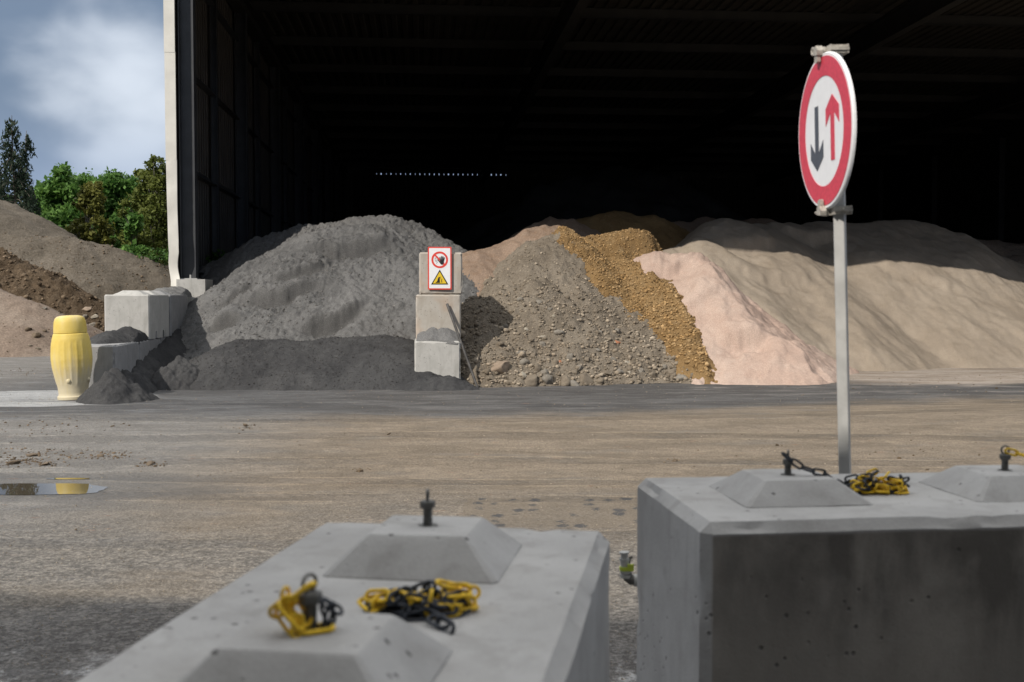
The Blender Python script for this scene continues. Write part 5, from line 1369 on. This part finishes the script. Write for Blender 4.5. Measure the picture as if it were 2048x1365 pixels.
# ------------------------------------------------------------------ trees
def leaf_quads(cent, size, rng, flat_bias=0.0, hang=0.0, aspect=1.5):
    n = len(cent)
    nrm = rng.normal(size=(n, 3)); nrm[:, 2] += flat_bias; nrm /= np.linalg.norm(nrm, axis=1)[:, None]
    t = rng.normal(size=(n, 3)); t[:, 2] -= hang
    t -= nrm * (t * nrm).sum(1)[:, None]; t /= np.linalg.norm(t, axis=1)[:, None]
    b_ = np.cross(nrm, t)
    s = size * rng.uniform(.6, 1.3, n)[:, None]
    a = t * s * aspect / 2; w = b_ * s / 2
    V = np.stack([cent - a, cent + w * .9 - a * .1, cent + a, cent - w * .9 - a * .1], 1).reshape(-1, 3)
    return V, np.arange(4 * n).reshape(n, 4)
def tree(label, u, v_top, D, w_px, mat, seed, name='broadleaf_tree', group='trees behind the earth bank', clumps=34, per=340, leaf=.17, low=.12, bark='bark', lean=0.0, thin=0.0):
    rng = np.random.default_rng(seed)
    top = P(u, v_top, D); H = top.z; R_ = w_px / F_PX * D / 2
    root = empty(name, (top.x, D, 0), 0, label, 'tree', group)
    cs = []
    for i in range(clumps):
        f = rng.random() ** .8
        z = H * (low + (1 - low) * f)
        env = (math.sin(math.pi * min(1, (f * .78 + .2))) ** .7) * R_
        a = rng.uniform(0, 6.28); r = env * math.sqrt(rng.random()) * .9
        cs.append((r * math.cos(a), r * math.sin(a), z - .03 * H, (R_ * rng.uniform(.22, .42)) * (1 - .45 * max(0, f - .6) / .4)))
    cs.append((0, 0, H * .955, R_ * .22)); cs.append((R_*.15, .1, H * .90, R_ * .28)); cs.append((-R_*.18, -.1, H * .88, R_ * .28))
    for i in range(clumps // 2):      # twig tips poking out of the outline
        f = rng.uniform(.25, 1.0); a = rng.uniform(0, 6.28); env = (math.sin(math.pi * min(1, (f * .78 + .2))) ** .7) * R_ * rng.uniform(.95, 1.25)
        cs.append((env * math.cos(a), env * math.sin(a), H * (low + (1 - low) * f) * rng.uniform(.97, 1.04), R_ * rng.uniform(.09, .17)))
    C, T = [], []
    for (x, y, z, r) in cs:
        k = int(per * rng.uniform(.5, 1.1) * min(1, r / (R_ * .28)) ** 1.2) + 12
        d = rng.normal(size=(k, 3)); d /= np.linalg.norm(d, axis=1)[:, None]
        rad = r * rng.random(k) ** .45
        lump = 1 + .35 * np.sin(d[:, 0] * 6 + seed) * np.cos(d[:, 1] * 5 + d[:, 2] * 4)
        C.append(np.array([x, y, z]) + (d * (rad * lump)[:, None] * .75 + rng.normal(size=(k, 3)) * r * .36) * np.array([1, 1, .85])); T.append(np.clip(rng.normal(.45 + rng.uniform(-.22, .22), .2, k), 0, 1))
    C = np.concatenate(C); T = np.concatenate(T)
    V, Fq = leaf_quads(C, leaf * rng.uniform(.6, 1.25, len(C))[:, None], rng, .5)
    place('crown', np_mesh('crown', V, Fq, False, np.repeat(T, 4)), mat, root)
    mb = MB(); r0 = max(.06, H * .010)
    pts = [Vector((lean * H * t * t + .12 * math.sin(3 * t + seed), .1 * math.sin(2.3 * t + seed), H * t * .93)) for t in np.linspace(0, 1, 9)]
    mb.tube(pts, [r0 * (1 - .88 * t) for t in np.linspace(0, 1, 9)], 8)
    for (x, y, z, r) in cs[::2]:
        t = max(.1, min(.85, z / H - .22)); a = pts[int(t * 8)]
        e = Vector((x, y, z)); mdp = a.lerp(e, .55) + Vector((0, 0, .15))
        mb.tube([a, mdp, e], [r0 * .32, r0 * .2, .02], 5)
    mb.build('trunk', M[bark], root, smooth_ang=60)
    return root
tree('fresh green maple beside the conifers', 128, 342, 60, 165, M['leaf_green'], 1, clumps=56, per=380, leaf=.19)
tree('fresh green broadleaf crown left of the rusty tree', 92, 368, 63, 140, M['leaf_green'], 2, clumps=44)
tree('deep green broadleaf between rusty tree and shed', 226, 348, 62, 160, M['leaf_green'], 3, clumps=56, per=380, leaf=.19)
tree('green broadleaf filling the gap above the rusty birch', 172, 350, 65, 150, M['leaf_green'], 31, clumps=48)
tree('green broadleaf peeping between maple and olive birch', 268, 356, 66, 140, M['leaf_green'], 32, clumps=48)
tree('rusty yellow birch turning colour in the middle of the row', 182, 362, 57, 80, M['leaf_rust'], 4, per=260, leaf=.13, clumps=60, low=.3, bark='bark_pale')
tree('tall olive birch with pale trunk beside the shed', 305, 316, 57, 118, M['leaf_olive'], 5, per=300, leaf=.13, clumps=52, bark='bark_pale', low=.1)
tree('olive tree partly hidden by the white shed flashing', 352, 340, 58, 120, M['leaf_olive'], 6, per=300, leaf=.13, clumps=44)
tree('bright low broadleaf in front of the olive birch', 268, 432, 55, 70, M['leaf_green'], 7, per=170, leaf=.2, clumps=22)
tree('dark leafy tree behind the conifers at the left edge', 18, 398, 66, 130, M['leaf_deep'], 8)
tree('dark leafy tree behind the tall green maple', 70, 412, 70, 120, M['leaf_deep'], 9)
tree('dark leafy tree behind the rusty birch', 165, 372, 70, 130, M['leaf_deep'], 10)
tree('dark leafy tree behind the deep green crown', 255, 372, 70, 130, M['leaf_deep'], 11)
tree('dark leafy tree behind the olive birch', 330, 388, 70, 120, M['leaf_deep'], 12)
tree('dark leafy tree outermost at the left behind the bank', -60, 392, 66, 140, M['leaf_deep'], 13)
tree('dark low thicket tree behind the rusty birch foot', 205, 440, 66, 110, M['leaf_deep'], 16, clumps=26)
tree('dark low thicket tree behind the green maple foot', 120, 440, 67, 110, M['leaf_deep'], 17, clumps=26)
tree('dark low thicket tree behind the birch by the shed', 300, 450, 66, 110, M['leaf_deep'], 18, clumps=26)

def conifer(label, u, v_top, D, w_px, seed, group='conifers at the left edge', pale=False):
    rng = np.random.default_rng(seed)
    top = P(u, v_top, D); H = top.z; R_ = w_px / F_PX * D / 2
    root = empty('conifer', (top.x, D, 0), 0, label, 'tree', group)
    mb = MB(); r0 = .17
    bend = lambda t: Vector((.25 * math.sin(t * 3.2 + seed) * t, .1 * math.sin(t * 2 + seed), H * t))
    ts_ = np.linspace(0, 1, 12)
    mb.tube([bend(t) for t in ts_], [r0 * (1 - .93 * t) for t in ts_], 8)
    C, T = [], []
    n = 72
    for i in range(n):
        f = .22 + .77 * (i / n); a = rng.uniform(0, 6.28)
        env = R_ * (1.06 - f) ** .66 * 1.75 * rng.uniform(.5, 1.12)
        if f < .42: env *= rng.uniform(.3, .9)
        o = bend(f); d = Vector((math.cos(a), math.sin(a), 0))
        pts = [o + d * env * s + Vector((0, 0, .12 * env * math.sin(s * 2.2) - .55 * env * s * s)) for s in np.linspace(0, 1, 6)]
        mb.tube(pts, [.03 * (1 - .8 * s) * (1.2 - f) + .006 for s in np.linspace(0, 1, 6)], 4)
        k = int(80 * (.45 + .6 * rng.random()) * max(.4, env / R_) * 1.5)
        s = rng.random(k) ** .65
        P_ = np.array([p_[:] for p_ in pts]); idx = s * 5; i0 = np.minimum(idx.astype(int), 4); fr_ = (idx - i0)[:, None]
        c_ = P_[i0] * (1 - fr_) + P_[i0 + 1] * fr_
        drop = rng.random(k) ** 1.6 * (.28 + .42 * s) * min(1.0, .5 + env * .5)
        c_ = c_ + rng.normal(size=(k, 3)) * np.array([.06, .06, .03]); c_[:, 2] -= drop
        C.append(c_); T.append(np.clip(rng.normal(.4, .22, k), 0, 1))
    C = np.concatenate(C); T = np.concatenate(T)
    V, Fq = leaf_quads(C, .085, rng, -.2, 1.9, 2.8)
    place('crown', np_mesh('crown', V, Fq, False, np.repeat(T, 4)), M['needle'], root)
    mb.build('trunk', M['bark'] if not pale else M['bark_pale'], root, smooth_ang=60)
conifer('tallest weeping conifer at the left edge with drooping branches', 34, 232, 54, 96, 21)
conifer('slimmer conifer just right of the tallest one', 54, 262, 55, 84, 22, pale=True)
conifer('short ragged conifer half cut by the left edge', -8, 330, 56, 80, 24)

def weed(label, u, v, D, w, h, n, seed, z=None):
    rng = np.random.default_rng(seed); p_ = P(u, v, D)
    root = empty('weed_clump', p_, 0, label, 'plant', None)
    C = rng.normal(size=(n, 3)) * np.array([w, w * .6, h * .4]) + np.array([0, 0, h * .5]); C[:, 2] = np.abs(C[:, 2])
    V, Fq = leaf_quads(C, .09, rng, .6); place('leaves', np_mesh('leaves', V, Fq, False, np.repeat(rng.random(n), 4)), M['weed'], root)
    mb = MB()
    for k in range(8): mb.tube([(0, 0, -.25), (rng.normal() * w * .6, rng.normal() * w * .4, h * .6)], .006, 4)
    mb.build('stems', M['weed'], root)
weed('green weed growing inside the shed behind the column', 428, 532, 28.0, .28, .3, 260, 1)
weed('green weeds on the earth bank crest beside the flashing', 328, 520, 41.8, .6, .35, 300, 2)

# ------------------------------------------------------------------ unseen building added behind the viewer to shade the foreground
HB = 6.8
off = Vector((SUN_TRAVEL.x, SUN_TRAVEL.y, 0)) / -SUN_TRAVEL.z * (HB - GZ)
e0 = G(200, 1195, GZ) - off; e1 = G(1240, 1235, GZ) - off
dv = (e1 - e0).normalized(); rzb = math.atan2(dv.y, dv.x)
wk = empty('added_shade_building', (e0.x, e0.y, 0), rzb, 'added unseen dark roofed building that shades the foreground blocks', 'building')
mb = MB(); mb.box(-25, 25, -16, -3.2, GZ, HB - .30); mb.build('wall', M['cladding'], wk)
mb = MB(); mb.box(-25.2, 25.2, -16.2, .0, HB - .299, HB); mb.build('roof', M['cladding'], wk)
for x in (-18, -10, 12, 20):
    mb = MB(); mb.box(x - .12, x + .12, -.45, -.21, GZ, HB - .30); mb.build('shade_building_post', M['column'], wk)
